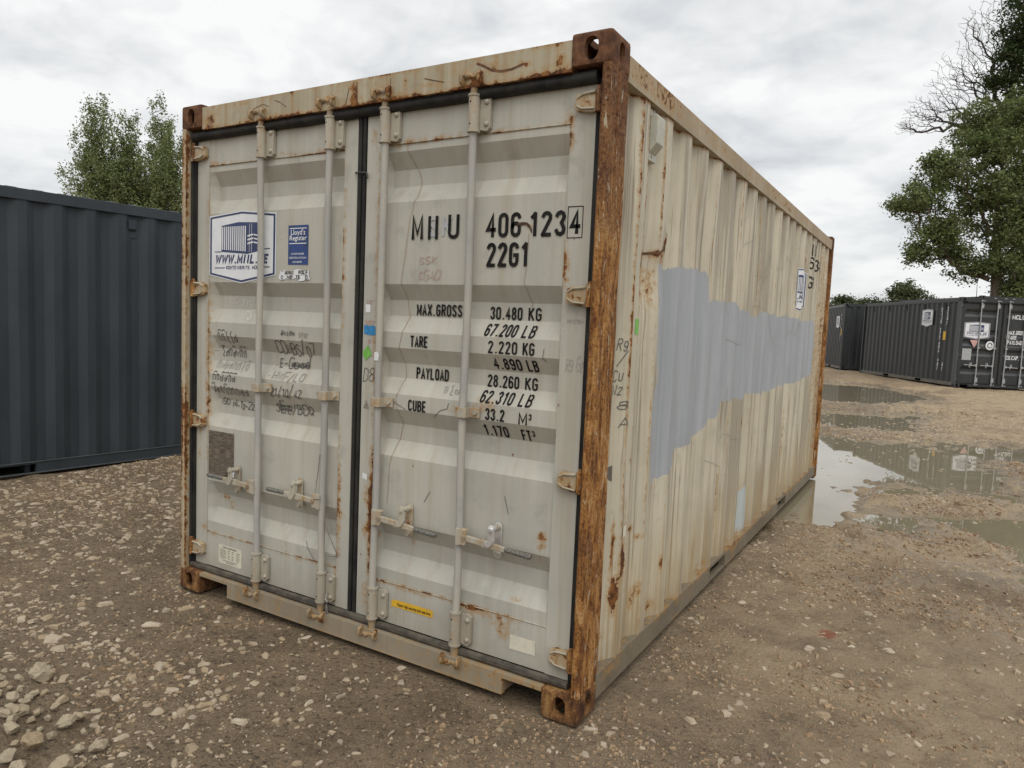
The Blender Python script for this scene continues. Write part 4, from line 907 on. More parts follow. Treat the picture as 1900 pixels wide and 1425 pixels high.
# stickers -------------------------------------------------------------
def hexa(x0, x1, zt, za, zb, zc, ins=0.0):
    xm = (x0 + x1) / 2
    return [(x0 + ins, zt - ins * 1.1), (xm, za - ins * 1.1), (x1 - ins, zt - ins * 1.1), (x1 - ins, zb + ins * 1.1), (xm, zc + ins * 1.1), (x0 + ins, zb + ins * 1.1)]
def ring(a, b): return [(a[i], a[(i + 1) % len(a)], b[(i + 1) % len(b)], b[i]) for i in range(len(a))]
def logo_shapes(x0, w_, z0, h_):
    """board outline, navy strips and white-on-navy strips, x0 left, z0 top apex"""
    def q(px, py): return (x0 + (px - 82) * w_ / 1068, z0 - (py - 100) * h_ / 1162)
    board = [q(82, 165), q(616, 100), q(1150, 165), q(1150, 1130), q(616, 1262), q(82, 1130)]
    o = [q(97, 182), q(616, 116), q(1135, 182), q(1135, 1118), q(616, 1245), q(97, 1118)]; i_ = [q(124, 208), q(616, 146), q(1108, 208), q(1108, 1094), q(616, 1212), q(124, 1094)]
    navy = [ring(o, i_), [(q(288, 328), q(560, 280), q(905, 300), q(905, 745), q(705, 792), q(288, 750))]]
    navy += ribbons([[q(180, 750), q(288, 750)], [q(905, 718), q(1058, 714)], [q(180, 1013), q(343, 1013)], [q(935, 1000), q(1056, 1000)]], .0045 * w_ / .512)
    a = q(195, 930); b = q(1040, 812)
    navy += ribbons(text_strokes('WWW.MIIL.EE', a[0], a[1], b[1] - a[1], wid=b[0] - a[0] - .01, slant=.22, sp=.24), .0112 * w_ / .512)
    a = q(372, 1032); b = q(920, 985)
    navy += ribbons(text_strokes('KONTEINERITE MÜÜK', a[0], a[1], b[1] - a[1], wid=b[0] - a[0], sp=.2), .0034 * w_ / .512)
    wh = []
    for k in range(12):
        x_ = 308 + k * 33.5; wh.append([(q(x_ - 9, 345), q(x_ + 9, 345), q(x_ + 9, 716 + k * 3.2), q(x_ - 9, 716 + k * 3.2))])
    for x_ in (742, 776): wh.append([(q(x_ - 2.5, 312), q(x_ + 2.5, 312), q(x_ + 2.5, 765), q(x_ - 2.5, 765))])
    for y_ in (497, 557, 617): wh.append([(q(712, y_ - 2), q(803, y_ - 26), q(803, y_), q(712, y_ + 24))])
    for y_ in (490, 550, 610): wh.append([(q(812, y_ - 12), q(890, y_ + 6), q(890, y_ + 28), q(812, y_ + 10))])
    return [board], navy, wh
def sticker(parent, shapes, mapfn, folds=(), axis=1, off=.0014):
    bd, nv, wh = shapes
    b_ = decal('sticker', [bd], M['white'], mapfn, folds, axis, parent, off=off)
    decal('printed_logo', nv, M['navy'], mapfn, folds, axis, b_, off=off + .0009, step=.00004)
    decal('logo_stripes', wh, M['white'], mapfn, folds, axis, b_, off=off + .0016, step=.00004); return b_
sticker(box, logo_shapes(.157, .511, 2.047, .367), lambda u, v, o: (u, .0595 - o, v))
sticker(box, logo_shapes(4.06, .52, 2.12, .37), wall_map, list(RY), 0, off=.0025)

def btext(s, x, z, h, wid, mat, mapfn, parent, off=.003, shear=0.0, name='printed_text'):
    """small print set in Blender's built-in typeface, flattened to a mesh"""
    cu_ = bpy.data.curves.new('t', 'FONT'); cu_.body = s; cu_.size = 1; cu_.shear = shear; cu_.resolution_u = 2; cu_.offset = .012
    o = bpy.data.objects.new('t', cu_); col.objects.link(o); dg = bpy.context.evaluated_depsgraph_get(); dg.update()
    me = bpy.data.meshes.new_from_object(o.evaluated_get(dg)); bpy.data.objects.remove(o); bpy.data.curves.remove(cu_)
    n = len(me.vertices); co = np.empty(n * 3); me.vertices.foreach_get('co', co); co = co.reshape(-1, 3)
    sx = wid / max(1e-6, co[:, 0].max()); sy = h / .72
    co = np.array([mapfn(x + a * sx, z + b * sy, off) for a, b, _ in co]); me.vertices.foreach_set('co', co.ravel()); me.materials.clear(); me.materials.append(M[mat]); me.name = name; me.update()
    return link(name, me, parent)
flat = lambda u, v, o: (u, .0595 - o, v)
low = lambda u, v, o: (u, .0575 - o, v)
def rect(x0, x1, z0, z1): return [(x0, z0), (x1, z0), (x1, z1), (x0, z1)]
lr = decal('certification_sticker', [[rect(.753, .889, 1.772, 1.961)]], M['blue'], flat, (), 1, box)
decal('sticker_rules', [[rect(.764, .878, 1.944, 1.948)], [rect(.762, .878, 1.872, 1.876)]], M['white'], flat, (), 1, lr, off=.0022)
btext("Lloyd's", .770, 1.915, .026, .100, 'white', flat, lr); btext('Register', .762, 1.889, .024, .118, 'white', flat, lr)
btext('CONTAINER', .773, 1.820, .0090, .092, 'white', flat, lr); btext('CERTIFICATION', .760, 1.801, .0090, .118, 'white', flat, lr); btext('SCHEME', .786, 1.781, .0090, .064, 'white', flat, lr)
def ragged(x0, x1, z0, z1, n=26, a=.004, seed=1):
    rr = random.Random(seed); P = []
    for k in range(n):
        t_ = k / n * 4; i = int(t_); f = t_ - i
        c = [(x0, z0), (x1, z0), (x1, z1), (x0, z1), (x0, z0)]; P.append((c[i][0] + (c[i + 1][0] - c[i][0]) * f + rr.uniform(-a, a), c[i][1] + (c[i + 1][1] - c[i][1]) * f + rr.uniform(-a, a)))
    return P
tn = decal('torn_label', [[ragged(.695, .742, 1.700, 1.742, 14, .006, 1)], [ragged(.735, .800, 1.705, 1.728, 14, .005, 2)], [ragged(.78, .850, 1.708, 1.748, 14, .005, 3)], [ragged(.83, .902, 1.698, 1.742, 14, .006, 4)]], M['white'], flat, (), 1, box, step=.0002)
decal('label_print', ribbons(text_strokes('3/YLC', .735, 1.728, .012, wid=.06) + text_strokes('POLF', .832, 1.728, .015, wid=.060) + text_strokes('C', .712, 1.703, .016, wid=.012) + text_strokes('MP', .752, 1.706, .014, wid=.036) + text_strokes('TE', .812, 1.706, .014, wid=.028) + text_strokes('D', .878, 1.703, .018, wid=.013), .0035), M['black'], flat, (), 1, tn, off=.0045)
decal('data_plate', [[rect(.163, .366, .637, .893)]], M['brownplate'], flat, (), 1, box)
decal('small_tag', [[[(.355, .66), (.375, .66), (.378, .715), (.358, .715)]]], M['white'], flat, (), 1, box, off=.0032)
def rrect(x0, x1, z0, z1, r): return arc(x1 - r, z1 - r, r, r, 0, 90, 3) + arc(x0 + r, z1 - r, r, r, 90, 180, 3) + arc(x0 + r, z0 + r, r, r, 180, 270, 3) + arc(x1 - r, z0 + r, r, r, 270, 360, 3)
ip = decal('inspection_sticker', [[rrect(.255, .442, .180, .284, .012)]], M['vinylold'], low, (), 1, box)
btext('BOX CONTAINER', .295, .268, .008, .105, 'black', low, ip)
pr = []
for r_ in range(6):
    z_ = .256 - r_ * .0088
    for a, b_ in ((.268, .318), (.332, .350), (.362, .380), (.398, .428)): pr.append([rect(a, b_ - .008 * ((r_ * 7 + int(a * 100)) % 3) * .4, z_, z_ + .0018)])
pr += [[rect(.290, .405, .199, .2010)], [rect(.318, .38, .190, .192)]]
decal('printed_table', pr, M['black'], low, (), 1, ip, off=.0024, step=0)
ye = decal('security_seal_label', [[[(1.462, .221), (1.472, .232), (1.560, .232), (1.690, .232), (1.700, .236), (1.700, .262), (1.692, .266), (1.500, .266), (1.470, .262), (1.462, .250), (1.466, .24)]]], M['yellow'], low, (), 1, box)
btext('Fasten high security bolt seal here', 1.500, .241, .0145, .188, 'black', low, ye)
decal('blank_label', [[rect(2.094, 2.213, .205, .266)]], M['vinylold'], low, (), 1, box)
st_ = lambda u, v, o: (u, .0545 - o, v)
cy_ = decal('blue_tape', [[ragged(1.262, 1.330, 1.456, 1.496, 16, .003, 8)]], M['cyan'], st_, (), 1, box)
hand('E9P', 1.270, 1.465, .022, .05, 'chalk', .003, 0, DR)
decal('green_tape', [[[(1.255, 1.372), (1.288, 1.41), (1.312, 1.368), (1.276, 1.338)]]], M['green'], st_, (), 1, box, off=.002)
decal('small_white_sticker', [[rect(1.268, 1.296, 1.556, 1.592)]], M['white'], st_, (), 1, box)
decal('small_white_sticker', [[[(1.272, .795), (1.300, .788), (1.303, .815), (1.275, .820)]]], M['white'], st_, (), 1, box)
wl = decal('wrapped_label', [[[(0, 0), (.03, 0), (.034, .03), (.02, .04), (0, .036)]]], M['white'], lambda u, v, o: (1.379 - .012 + u * .8, .0085 - .0 - o, 1.345 + v), (), 1, box)
decal('triangle_sticker', [[[(1.268, 1.120), (1.304, 1.118), (1.284, 1.158)]]], simple('grey_label', (.25, .235, .2), (.18, .16, .14), 60, .6), st_, (), 1, box)
decal('green_tape', [[rect(.405, .445, 1.51, 1.575)]], M['green'], wall_map, list(RY), 0, box)
decal('small_white_sticker', [[rect(.385, .418, .655, .705)]], M['vinylold'], wall_map, list(RY), 0, box, off=.003)
decal('arrow_mark', [[[(.245, .90), (.275, .925), (.31, .905), (.31, .97), (.245, .965)]]], simple('dark_mark', (.09, .08, .07), (.13, .12, .10), 60, .6), wall_map, list(RY), 0, box, off=.003)
# serial number on the long side, and pen marks
def wtext(s, y, z, h, w_, wid, mat='black', sl=0, jit=0, name='lettering'): return decal(name, ribbons(text_strokes(s, y, z, h, wid=wid, slant=sl, jit=jit), w_), M[mat], wall_map, list(RY), 0, box, off=.003)
wtext('MIIU', 4.738, 2.285, .10, .014, .262); wtext('406', 4.654, 2.165, .10, .014, .218); wtext('1234', 4.948, 2.165, .10, .014, .289); wtext('22G1', 4.654, 1.985, .10, .014, .289)
[wtext(a_, b_, c_, .042, .0035, .05, 'pen', .2, .6, 'handwriting') for a_, b_, c_ in (('R9', .30, 1.44), ('/', .31, 1.385), ('CU', .285, 1.32), ('N2', .285, 1.265), ('8', .32, 1.20), ('A', .33, 1.13), ('G', .47, 1.66), ('US', .455, 1.60), ('CO', .455, 1.55), ('S', .47, 1.49), ('LJ', .46, 1.42), ('NE', .465, 1.36), ('S', .475, 1.30), ('Z', .47, 1.25))]
decal('dent_gouge', ribbons([[(.445, 1.79), (.462, 1.84), (.49, 1.815), (.52, 1.853), (.60, 1.862), (.67, 1.872), (.70, 1.885), (.718, 1.92), (.735, 1.965)]], .010), M['rustdark'], wall_map, list(RY), 0, box, off=.003)
rr = random.Random(5); st2 = []
for k in range(26):
    y_ = rr.uniform(1.6, 4.5); z_ = rr.uniform(1.5, 2.2) if k < 18 else rr.uniform(.5, 1.1); a = rr.uniform(-.1, .25); st2.append([(y_, z_), (y_ + a, z_ + rr.uniform(-.1, .14)), (y_ + a * 1.7, z_ + rr.uniform(-.1, .2))])
decal('scratch', ribbons(st2, .0025), M['penlight'], wall_map, list(RY), 0, box, off=.002)

# side vent, cable tie, seal wire
vt = empty('vent_dummy') if False else None
xv = W - .030
mb = MB().box((xv - .017, .462, 2.235), (xv + .006, .568, 2.440)); v_ = mb.build('air_vent', M['ventp'], box, bevel=.001)
MB().prism([(xv + .006, 2.262), (xv + .040, 2.300), (xv + .042, 2.405), (xv + .034, 2.415), (xv + .006, 2.415)], 'y', .474, .556).build('vent_hood', M['ventp'], v_, bevel=.004)
for z_ in (2.253, 2.437): MB().cyl((xv + .005, .508, z_), (xv + .010, .508, z_), .005, 8).build('bolt', M['fitting'], v_)
MB().tube([(1.190, .052, 2.178), (1.200, .041, 2.178), (1.227, .038, 2.177), (1.252, .042, 2.176), (1.262, .046, 2.172), (1.272, .040, 2.150)], .004, 8).build('cable_tie', M['cablem'], box, smooth=60)
MB().tube([(1.095, .030, .215), (1.10, .010, .205), (1.105, .012, .175), (1.098, .014, .150), (1.108, .012, .09), (1.113, .012, .085), (1.116, .012, .10), (1.106, .012, .165)], .0028, 8).build('seal_wire', M['wire'], box, smooth=60)
MB().tube([(1.088, .022, .185), (1.10, .006, .192), (1.112, .012, .180), (1.10, .018, .168), (1.088, .022, .185)], .003, 8).build('seal_ring', M['wire'], box, smooth=60)
MB().tube([(1.075, .02, .56), (1.09, .03, .50), (1.135, .04, .415), (1.13, .05, .395), (1.075, .045, .385)], .0022, 6).build('loose_wire', M['wire'], box, smooth=60)
MB().tube([(1.042, .012, .88), (1.035, .010, .80), (1.018, .008, .68), (1.022, -.002, .665), (1.07, -.002, .67)], .0022, 6).build('loose_wire', M['wire'], box, smooth=60)

# ------------------------------------------------------------------ the other containers
KD = {k: M['dark'] for k in KM}; KD.update(castlow=M['dark'], rubber=M['rubber'], rubberlow=M['rubber'], bar=M['grey'], fitting=M['grey'], cam=M['grey'], grip=M['grey'], steel=M['grey'], lowrail=M['darkrail'], post=M['greymark'])
KS = {k: M['slate'] for k in KM}; KS.update(rubber=M['rubber'], rubberlow=M['rubber'], bar=M['grey'], grip=M['grey'], lowrail=M['slate'])
def place_box(K, loc, rz, label, hs=1.0, group=None):
    r_ = empty('shipping_container', loc, rz, label=label, cat='shipping container', group=group); build_container(r_, K, False); r_.scale = (1, 1, hs); return r_
left = place_box(KS, (-3.383 - W * math.cos(R(5.24)) - .1918 + .0, -1.28 + 0.0, -.03), R(-5.24), 'dark slate-blue shipping container standing left of the rusty one, below the poplars')
# put its +x side on the line through (-3.383, 1.0)
a = R(-5.24); side_pt = Vector((-3.383, 1.0)); org = side_pt - Vector((math.cos(a) * W - math.sin(a) * 2.28, math.sin(a) * W + math.cos(a) * 2.28)); left.location = (org.x, org.y, -.03)
MB().box((W - .006, .178, .040), (W + .004, L - .178, .050)).build('rail_lip', M['slatelow'], left)
MB().box((W - .006, .178, .140), (W + .003, L - .178, .148)).build('rail_lip', M['slatelow'], left)
def add_vent(parent, y, side=1, mat='slate', z=2.33):
    X = (lambda a: a) if side else (lambda a: W - a); x = W - .048
    xa, xb = sorted((X(x + .001), X(x + .008))); v_ = MB().box((xa, y - .055, z - .09), (xb, y + .055, z + .10)).build('air_vent', M[mat], parent)
    p_ = [(x + .008, z - .03), (x + .036, z - .01), (x + .040, z + .07), (x + .008, z + .08)]
    MB().prism([(X(a_), b_) for a_, b_ in p_], 'y', y - .038, y + .038).build('vent_hood', M[mat], v_, bevel=.003)
k_ = round((3.0 - .55) / .2815); add_vent(left, .50 + .2815 * 9 + .01)
# charcoal container with its door end towards us
near = place_box(KD, (3.888, 21.819, .245), R(29.13), 'charcoal shipping container at right with its silver-barred door end turned to the viewer', group='charcoal containers across the yard')
def put_logo(parent, x0, w_, z0, h_, mp): return sticker(parent, logo_shapes(x0, w_, z0, h_), mp, off=.004)
for k in range(5): add_vent(near, .50 + .2815 * (1 + 4 * k), 0, 'black')
fl2 = lambda u, v, o: (u, .057 - o * 1.5, v)
put_logo(near, .17, .72, 1.90, .50, fl2)
lw = lambda u, v, o: (.011 - o * 1.5, u, v)           # on the outer ribs of the left wall; u runs from door end
def lwm(u, v, o): return (.011 - o * 1.5, 3.6 - u, v)
put_logo(near, 3.6 - 2.05, .62, 2.28, .55, lwm)
decal('pink_triangle', [[[(.36, 1.38), (.62, 1.38), (.49, 1.16)]]], M['pink'], fl2, (), 1, near, off=.004)
decal('round_sticker', [[arc(.93, 1.24, .12, .13, 0, 340, 14)]], M['white'], fl2, (), 1, near, off=.004); decal('round_print', ribbons([arc(.93, 1.24, .06, .07, 0, 330, 10)], .02), M['black'], fl2, (), 1, near, off=.006)
decal('data_plate', [[rect(.17, .43, .80, 1.13)]], M['grey'], fl2, (), 1, near, off=.004)
def ntext(s, x, z, h, wid, w_=.022): return decal('lettering', ribbons(text_strokes(s, x, z, h, wid=wid), w_), M['white'], fl2, (), 1, near, off=.004)
ntext('MCLU', 1.50, 2.02, .11, .34); ntext('MAX.GROSS', 1.42, 1.58, .10, .48, .018); ntext('TARE', 1.42, 1.44, .10, .24, .018); ntext('PAYLOAD', 1.42, 1.30, .10, .40, .018); ntext('CU.CAP.', 1.42, .86, .10, .36, .018)
def vtext(s, y, z, h, parent, mp, gap=.13):
    st = []
    for i, ch in enumerate(s):
        if ch != ' ': st += text_strokes(ch, y, z - i * gap, h, wid=.05)
    return decal('lettering', ribbons(st, .018), M['white'], mp, (), 1, parent, off=.004)
lw3 = lambda u, v, o: (.011 - o * 1.5, u, v)
vtext('MCLU 217504 5', .93, 2.22, .095, near, lw3, .125); vtext('22G1', .62, 2.22, .095, near, lw3, .14); vtext('22G1', .93 - .02, .62, .095, near, lw3, .12) if False else None
vtext('G1', .93, .58, .09, near, lw3); vtext('G1', .68, .58, .09, near, lw3)
decal('yellow_label', [[rect(.66, .80, 1.35, 1.60)]], M['yellow'], lw3, (), 1, near, off=.004)
# charcoal container behind it, closed end towards us
a = R(18.34 + 180); corner = Vector((.166, 28.151)); org = corner - Vector((math.cos(a) * W - math.sin(a) * L, math.sin(a) * W + math.cos(a) * L))
back = place_box(KD, (org.x, org.y, .278), a, 'charcoal shipping container standing farthest left across the yard, half hidden by the rusty one', group='charcoal containers across the yard')
rw = lambda u, v, o: (W - .011 + o * 1.5, L - u, v)
sticker(back, logo_shapes(1.42 - .7, .60, 2.12, .5), rw, off=.004)
ew = lambda u, v, o: (W - u, L - .011 + o * 1.5, v)
sticker(back, logo_shapes(.78, .85, 2.18, .48), ew, off=.004)
bt = lambda u, v, o: (W - .011 + o * 1.5, L - u, v)
vtext('MCLU 21', .45, 2.1, .09, back, bt, .16); decal('yellow_label', [[rect(.27, .40, 1.35, 1.6)]], M['yellow'], bt, (), 1, back, off=.004)
# dark high container roof beyond, under the tree
org = Vector((4.75, 33.4)); hi = place_box(KD, (org.x, org.y, .55), R(33), 'black steel container behind the charcoal one, only its roof edge showing under the tree', 1.15, group=None)
# ------------------------------------------------------------------ trees
def grow(points, base, trunk_pts, r0, pull=.35, rmin=.012, expo=2.3):
    """join scattered points into a branching skeleton; returns nodes, parent, radius"""
    nodes = [np.array(p, float) for p in trunk_pts]; par = [-1] + list(range(len(nodes) - 1)); cost = [0.0]
    for i in range(1, len(nodes)): cost.append(cost[-1] + np.linalg.norm(nodes[i] - nodes[i - 1]))
    P = np.array(points); order = np.argsort(np.linalg.norm(P - np.array(trunk_pts[len(trunk_pts) // 2]), axis=1))
    N = np.zeros((len(P) * 2 + len(nodes) + 5, 3)); C = np.zeros(len(N)); n = len(nodes); N[:n] = nodes; C[:n] = cost
    par = par[:]
    for k in order:
        p = P[k]; d = np.linalg.norm(N[:n] - p, axis=1); up = np.clip((N[:n, 2] - p[2]) * .6, 0, 9)
        j = int(np.argmin(d + pull * C[:n] + up)); dj = d[j]
        if dj > .5:                                  # bend: a middle node
            mid = N[j] * .5 + p * .5 + rng.normal(0, .06 * dj, 3); mid[2] += .05 * dj
            N[n] = mid; C[n] = C[j] + dj * .5; par.append(j); n += 1; j = n - 1
        N[n] = p; C[n] = C[j] + np.linalg.norm(p - N[j]); par.append(j); n += 1
    w_ = np.zeros(n); kids = np.zeros(n, int)
    for i in range(1, n): kids[par[i]] += 1
    w_[kids == 0] = 1
    od = np.argsort(-C[:n]) 
    acc = w_.copy()
    for i in range(n - 1, 0, -1): acc[par[i]] += acc[i] if par[i] < i else 0
    rad = np.maximum(rmin, r0 * (acc / acc[0]) ** (1 / expo))
    return N[:n], par, rad, kids
def wood_mesh(name, N, par, rad, mat, sides=5, skip_r=0.0):
    V = []; Fc = []
    for i in range(1, len(N)):
        if rad[i] < skip_r: continue
        a, b = N[par[i]], N[i]; d = b - a; l = np.linalg.norm(d)
        if l < 1e-4: continue
        d /= l; u = np.cross(d, (0, 0, 1.0)); 
        if np.linalg.norm(u) < .05: u = np.array((1., 0, 0))
        u /= np.linalg.norm(u); v = np.cross(d, u); s_ = sides if rad[i] > .03 else 3; o = len(V)
        ra = min(rad[par[i]], rad[i] * 1.35)
        for c, r_ in ((a, ra), (b, rad[i])):
            for k in range(s_):
                th = 2 * math.pi * k / s_; V.append(c + (u * math.cos(th) + v * math.sin(th)) * r_)
        for k in range(s_): Fc.append((o + k, o + (k + 1) % s_, o + s_ + (k + 1) % s_, o + s_ + k))
    return raw_mesh(name, np.array(V), np.array(Fc), mat, True)
def leaf_mesh(name, centers, per, spread, size, mat, flat=.35, elong=1.0, sunup=None):
    n = len(centers) * per; C = np.repeat(centers, per, 0) + rng.normal(0, 1, (n, 3)) * np.array(spread)
    nrm = rng.normal(0, 1, (n, 3)); nrm[:, 2] = np.abs(nrm[:, 2]) + flat; nrm /= np.linalg.norm(nrm, axis=1)[:, None]
    t = rng.normal(0, 1, (n, 3)); t -= nrm * (t * nrm).sum(1)[:, None]; t /= np.linalg.norm(t, axis=1)[:, None]; b = np.cross(nrm, t)
    s = size * rng.uniform(.6, 1.35, n)[:, None]; e = elong
    Q = np.stack([C - t * s * e, C - b * s * .55 + t * s * .05 + nrm * s * .12, C + t * s * e, C + b * s * .55 + t * s * .05 + nrm * s * .12], 1).reshape(-1, 3)
    me = raw_mesh(name, Q, np.arange(n * 4).reshape(-1, 4), mat, False)
    sh = np.repeat(rng.rand(len(centers)), per) * .6 + rng.rand(n) * .4
    at = me.attributes.new('shade', 'FLOAT', 'POINT'); at.data.foreach_set('value', np.repeat(sh, 4).astype(np.float32)); return me
CAMP = np.array((3.5211, -2.4133, 1.5335)); CR = np.array(cr); CU = np.array(cu); CF = np.array(cf)
def blob(n, c, r, hollow=.35, jitter=.0):
    p = rng.normal(0, 1, (n, 3)); p /= np.linalg.norm(p, axis=1)[:, None]; q = (hollow + (1 - hollow) * rng.rand(n)) [:, None]
    return np.array(c) + p * q * np.array(r)
def tree(name, label, base, trunk, pts, r0, bark_, leaf=None, per=30, spread=(.2, .2, .15), size=.07, group=None, cat='tree', flat=.35, elong=1.0, leafy=None, pull=.35, rmin=.010, sides=6, expo=2.0):
    root = empty(name, tuple(base), label=label, cat=cat, group=group); b = np.array(base)
    N, par, rad, kids = grow(np.array(pts) - b, None, [np.array(p) - b for p in trunk], r0, pull, rmin, expo)
    link('trunk', wood_mesh('trunk', N, par, rad, bark_, sides), root)
    if leaf is not None:
        tips = N[(kids <= 1) & (rad < r0 * .35)]
        if leafy is not None: tips = tips[leafy(tips + b)]
        link('crown', leaf_mesh('crown', tips, per, spread, size, leaf, flat, elong), root)
    return root
# two poplars beyond the slate container
def poplar(cx, cy, top, wd, seed, label):
    pts = []
    lead = [(0, 0, top, 90)] + [(rng.uniform(-wd, wd), rng.uniform(-1.3, 1.3), top * rng.uniform(.70, .96), 60) for _ in range(16)]
    for lx, ly, lt, n in lead:
        lt *= 1 - .10 * (abs(lx) / wd) ** 2
        for k in range(n):
            f = 1 - .58 * rng.rand() ** .8; z = lt * f; rr_ = .22 + 1.5 * (1 - f) ** .75
            ang = rng.uniform(0, 6.28); q = math.sqrt(rng.rand()) * rr_
            pts.append((cx + lx * min(1, f * 1.15) + math.cos(ang) * q, cy + ly * f + math.sin(ang) * q, z))
    for k in range(170): pts.append((cx + rng.uniform(-wd, wd) * 1.2, cy + rng.normal(0, .9), rng.uniform(.45, .72) * top))
    return tree('poplar_tree', label, (cx, cy, 0), [(cx, cy, 0), (cx + .05, cy, top * .3), (cx, cy, top * .6), (cx, cy, top * .9)], pts, .22, M['bark'], M['leafP'], 46, (.125, .125, .22), .068, 'poplars beyond the slate container', flat=.1, pull=.25)
poplar(-39.4, 22.0, 13.8, 2.1, 1, 'left one of the two poplars above the slate container'); poplar(-37.0, 23.8, 13.8, 2.0, 2, 'right one of the two poplars, its edge touching the rusty container')
# big leafy tree at right
base = (5.6, 38.6, .3)
pts = []
for c, r, n in (((2.1, 37.0, 8.0), (1.3, 1.4, .95), 75), ((3.0, 37.4, 9.4), (1.4, 1.5, 1.1), 90), ((2.9, 37.2, 6.6), (1.35, 1.4, .85), 75), ((3.6, 37.8, 5.7), (.95, 1.2, .7), 40), ((2.2, 36.9, 5.6), (.75, .9, .6), 30), ((4.6, 38.2, 8.4), (1.5, 1.6, 1.3), 90), ((5.0, 38.4, 10.4), (1.5, 1.6, 1.2), 85),
                ((6.4, 38.9, 7.4), (1.5, 1.5, 1.4), 110), ((6.5, 38.9, 5.4), (1.2, 1.2, 1.0), 60), ((7.0, 39.3, 4.3), (1.3, 1.2, .8), 60), ((5.3, 38.0, 5.2), (1.1, 1.0, .7), 60), ((4.4, 38.0, 4.9), (.9, 1.0, .5), 26), ((6.2, 38.6, 4.0), (.9, 1.0, .6), 40), ((4.1, 38.6, 11.9), (1.3, 1.2, .9), 40), ((5.9, 39.2, 12.4), (1.3, 1.3, 1.2), 60), ((5.6, 38.4, 6.6), (1.2, 1.4, 1.0), 60), ((4.7, 38.3, 8.0), (3.2, 2.0, 3.4), 80), ((4.2, 39.2, 11.6), (2.0, 1.4, 1.8), 40), ((7.0, 39.2, 9.8), (1.6, 1.6, 1.5), 60), ((4.0, 37.9, 10.9), (.9, 1.0, .7), 30), ((1.35, 36.6, 7.9), (.65, .7, .35), 22), ((2.3, 36.9, 9.9), (.5, .6, .35), 14)):
    pts += list(blob(int(n * 1.9), c, r, .2))
tree('broadleaf_tree', 'broad leafy tree with a bare lower trunk rising behind the charcoal container', base, [base, (5.55, 38.6, 2.6), (5.45, 38.6, 4.4), (5.3, 38.5, 6.2), (5.2, 38.4, 8.2)], pts, .25, M['bark'], M['leafA'], 31, (.155, .155, .12), .074, sides=9, pull=.3)
# bare dead tree leaning over it
base = (8.4, 45.0, .3); pts = []
for c, r, n in (((4.9, 44.0, 17.2), (2.0, 2.2, 2.6), 230), ((3.2, 43.0, 15.3), (1.7, 1.6, 2.0), 200), ((2.0, 42.4, 13.6), (1.5, 1.4, 1.15), 150), ((4.4, 43.5, 13.7), (1.6, 1.7, 1.3), 110), ((5.4, 44.2, 20.3), (2.0, 1.8, 1.6), 150), ((.95, 41.6, 12.75), (.65, .8, .45), 45), ((3.6, 43.2, 18.0), (.9, 1.2, 1.2), 60)):
    pts += list(blob(int(n * 2.6), c, r, .15))
tree('bare_tree', 'leafless tree with fine twigs fanning out above the leafy tree', base, [base, (8.2, 45, 5), (7.7, 44.9, 9), (6.8, 44.7, 12)], pts, .26, M['barkdark'], None, pull=.30, rmin=.0085, sides=5, expo=1.85)
# dark tree at the frame edge
base = (6.9, 41.6, .3); pts = []
for c, r, n in (((6.3, 42.0, 17.6), (1.25, 1.4, 3.0), 120), ((6.9, 42.1, 14.2), (1.6, 1.5, 2.0), 110), ((6.0, 41.8, 11.9), (1.3, 1.3, 1.3), 70), ((7.6, 42.1, 10.6), (1.8, 1.5, 2.2), 90), ((5.2, 41.7, 14.6), (.8, .8, .5), 24), ((7.0, 42.0, 20.6), (1.4, 1.4, 1.5), 60), ((7.2, 41.8, 7.2), (1.6, 1.3, 1.8), 90), ((7.0, 41.8, 4.2), (1.5, 1.2, 1.4), 70), ((5.6, 41.9, 16.0), (.8, .9, 1.6), 40), ((6.3, 41.8, 9.5), (1.3, 1.2, 1.4), 60), ((5.3, 41.6, 12.4), (.9, .9, .6), 26)):
    pts += list(blob(int(n * 1.8), (c[0] - .35, c[1] - .2, c[2]), r, .15))
tree('dark_tree', 'tall dark green tree at the right edge of the picture', base, [base, (6.9, 41.6, 5), (6.8, 41.8, 10), (6.7, 42, 15), (6.6, 42, 18)], pts, .24, M['bark'], M['leafD'], 38, (.2, .2, .16), .078, sides=8)
# far bushes over the containers
def bush(c, r, n, label, nm='bush'):
    base = (c[0], c[1], .3); pts = list(blob(n, c, r, .3)) + list(blob(n // 3, (c[0], c[1], c[2] * .5), (r[0], r[1], c[2] * .4), .3))
    tree(nm, label, base, [base, (c[0], c[1], c[2] * .5), (c[0], c[1], c[2])], pts, .15, M['bark'], M['leafF'], 46, (.26, .26, .2), .13, cat='tree')
bush((.1, 78.0, 5.9), (1.9, 1.8, 1.5), 90, 'round-topped far tree showing above the charcoal containers', 'far_tree')
bush((-3.4, 80.8, 4.9), (2.6, 1.5, 1.0), 70, 'low dark far bushes above the gap between the charcoal containers'); bush((-5.9, 80.4, 5.1), (1.2, 1.2, .9), 40, 'small far bush beside the end post of the rusty container')
bush((2.4, 79.2, 4.9), (1.4, 1.2, 1.0), 40, 'far bush just right of the round-topped far tree')
# whip antenna
mb = MB().tube([(4.52, 31.0, .3), (4.50, 31.0, 3.2), (4.46, 31.05, 4.45)], [.02, .014, .006], 6); mb.cyl((4.52, 31, .25), (4.52, 31, .45), .12, 8); tag(mb.build('antenna_mast', M['black']), 'thin dark antenna rod rising behind the charcoal container', 'antenna')

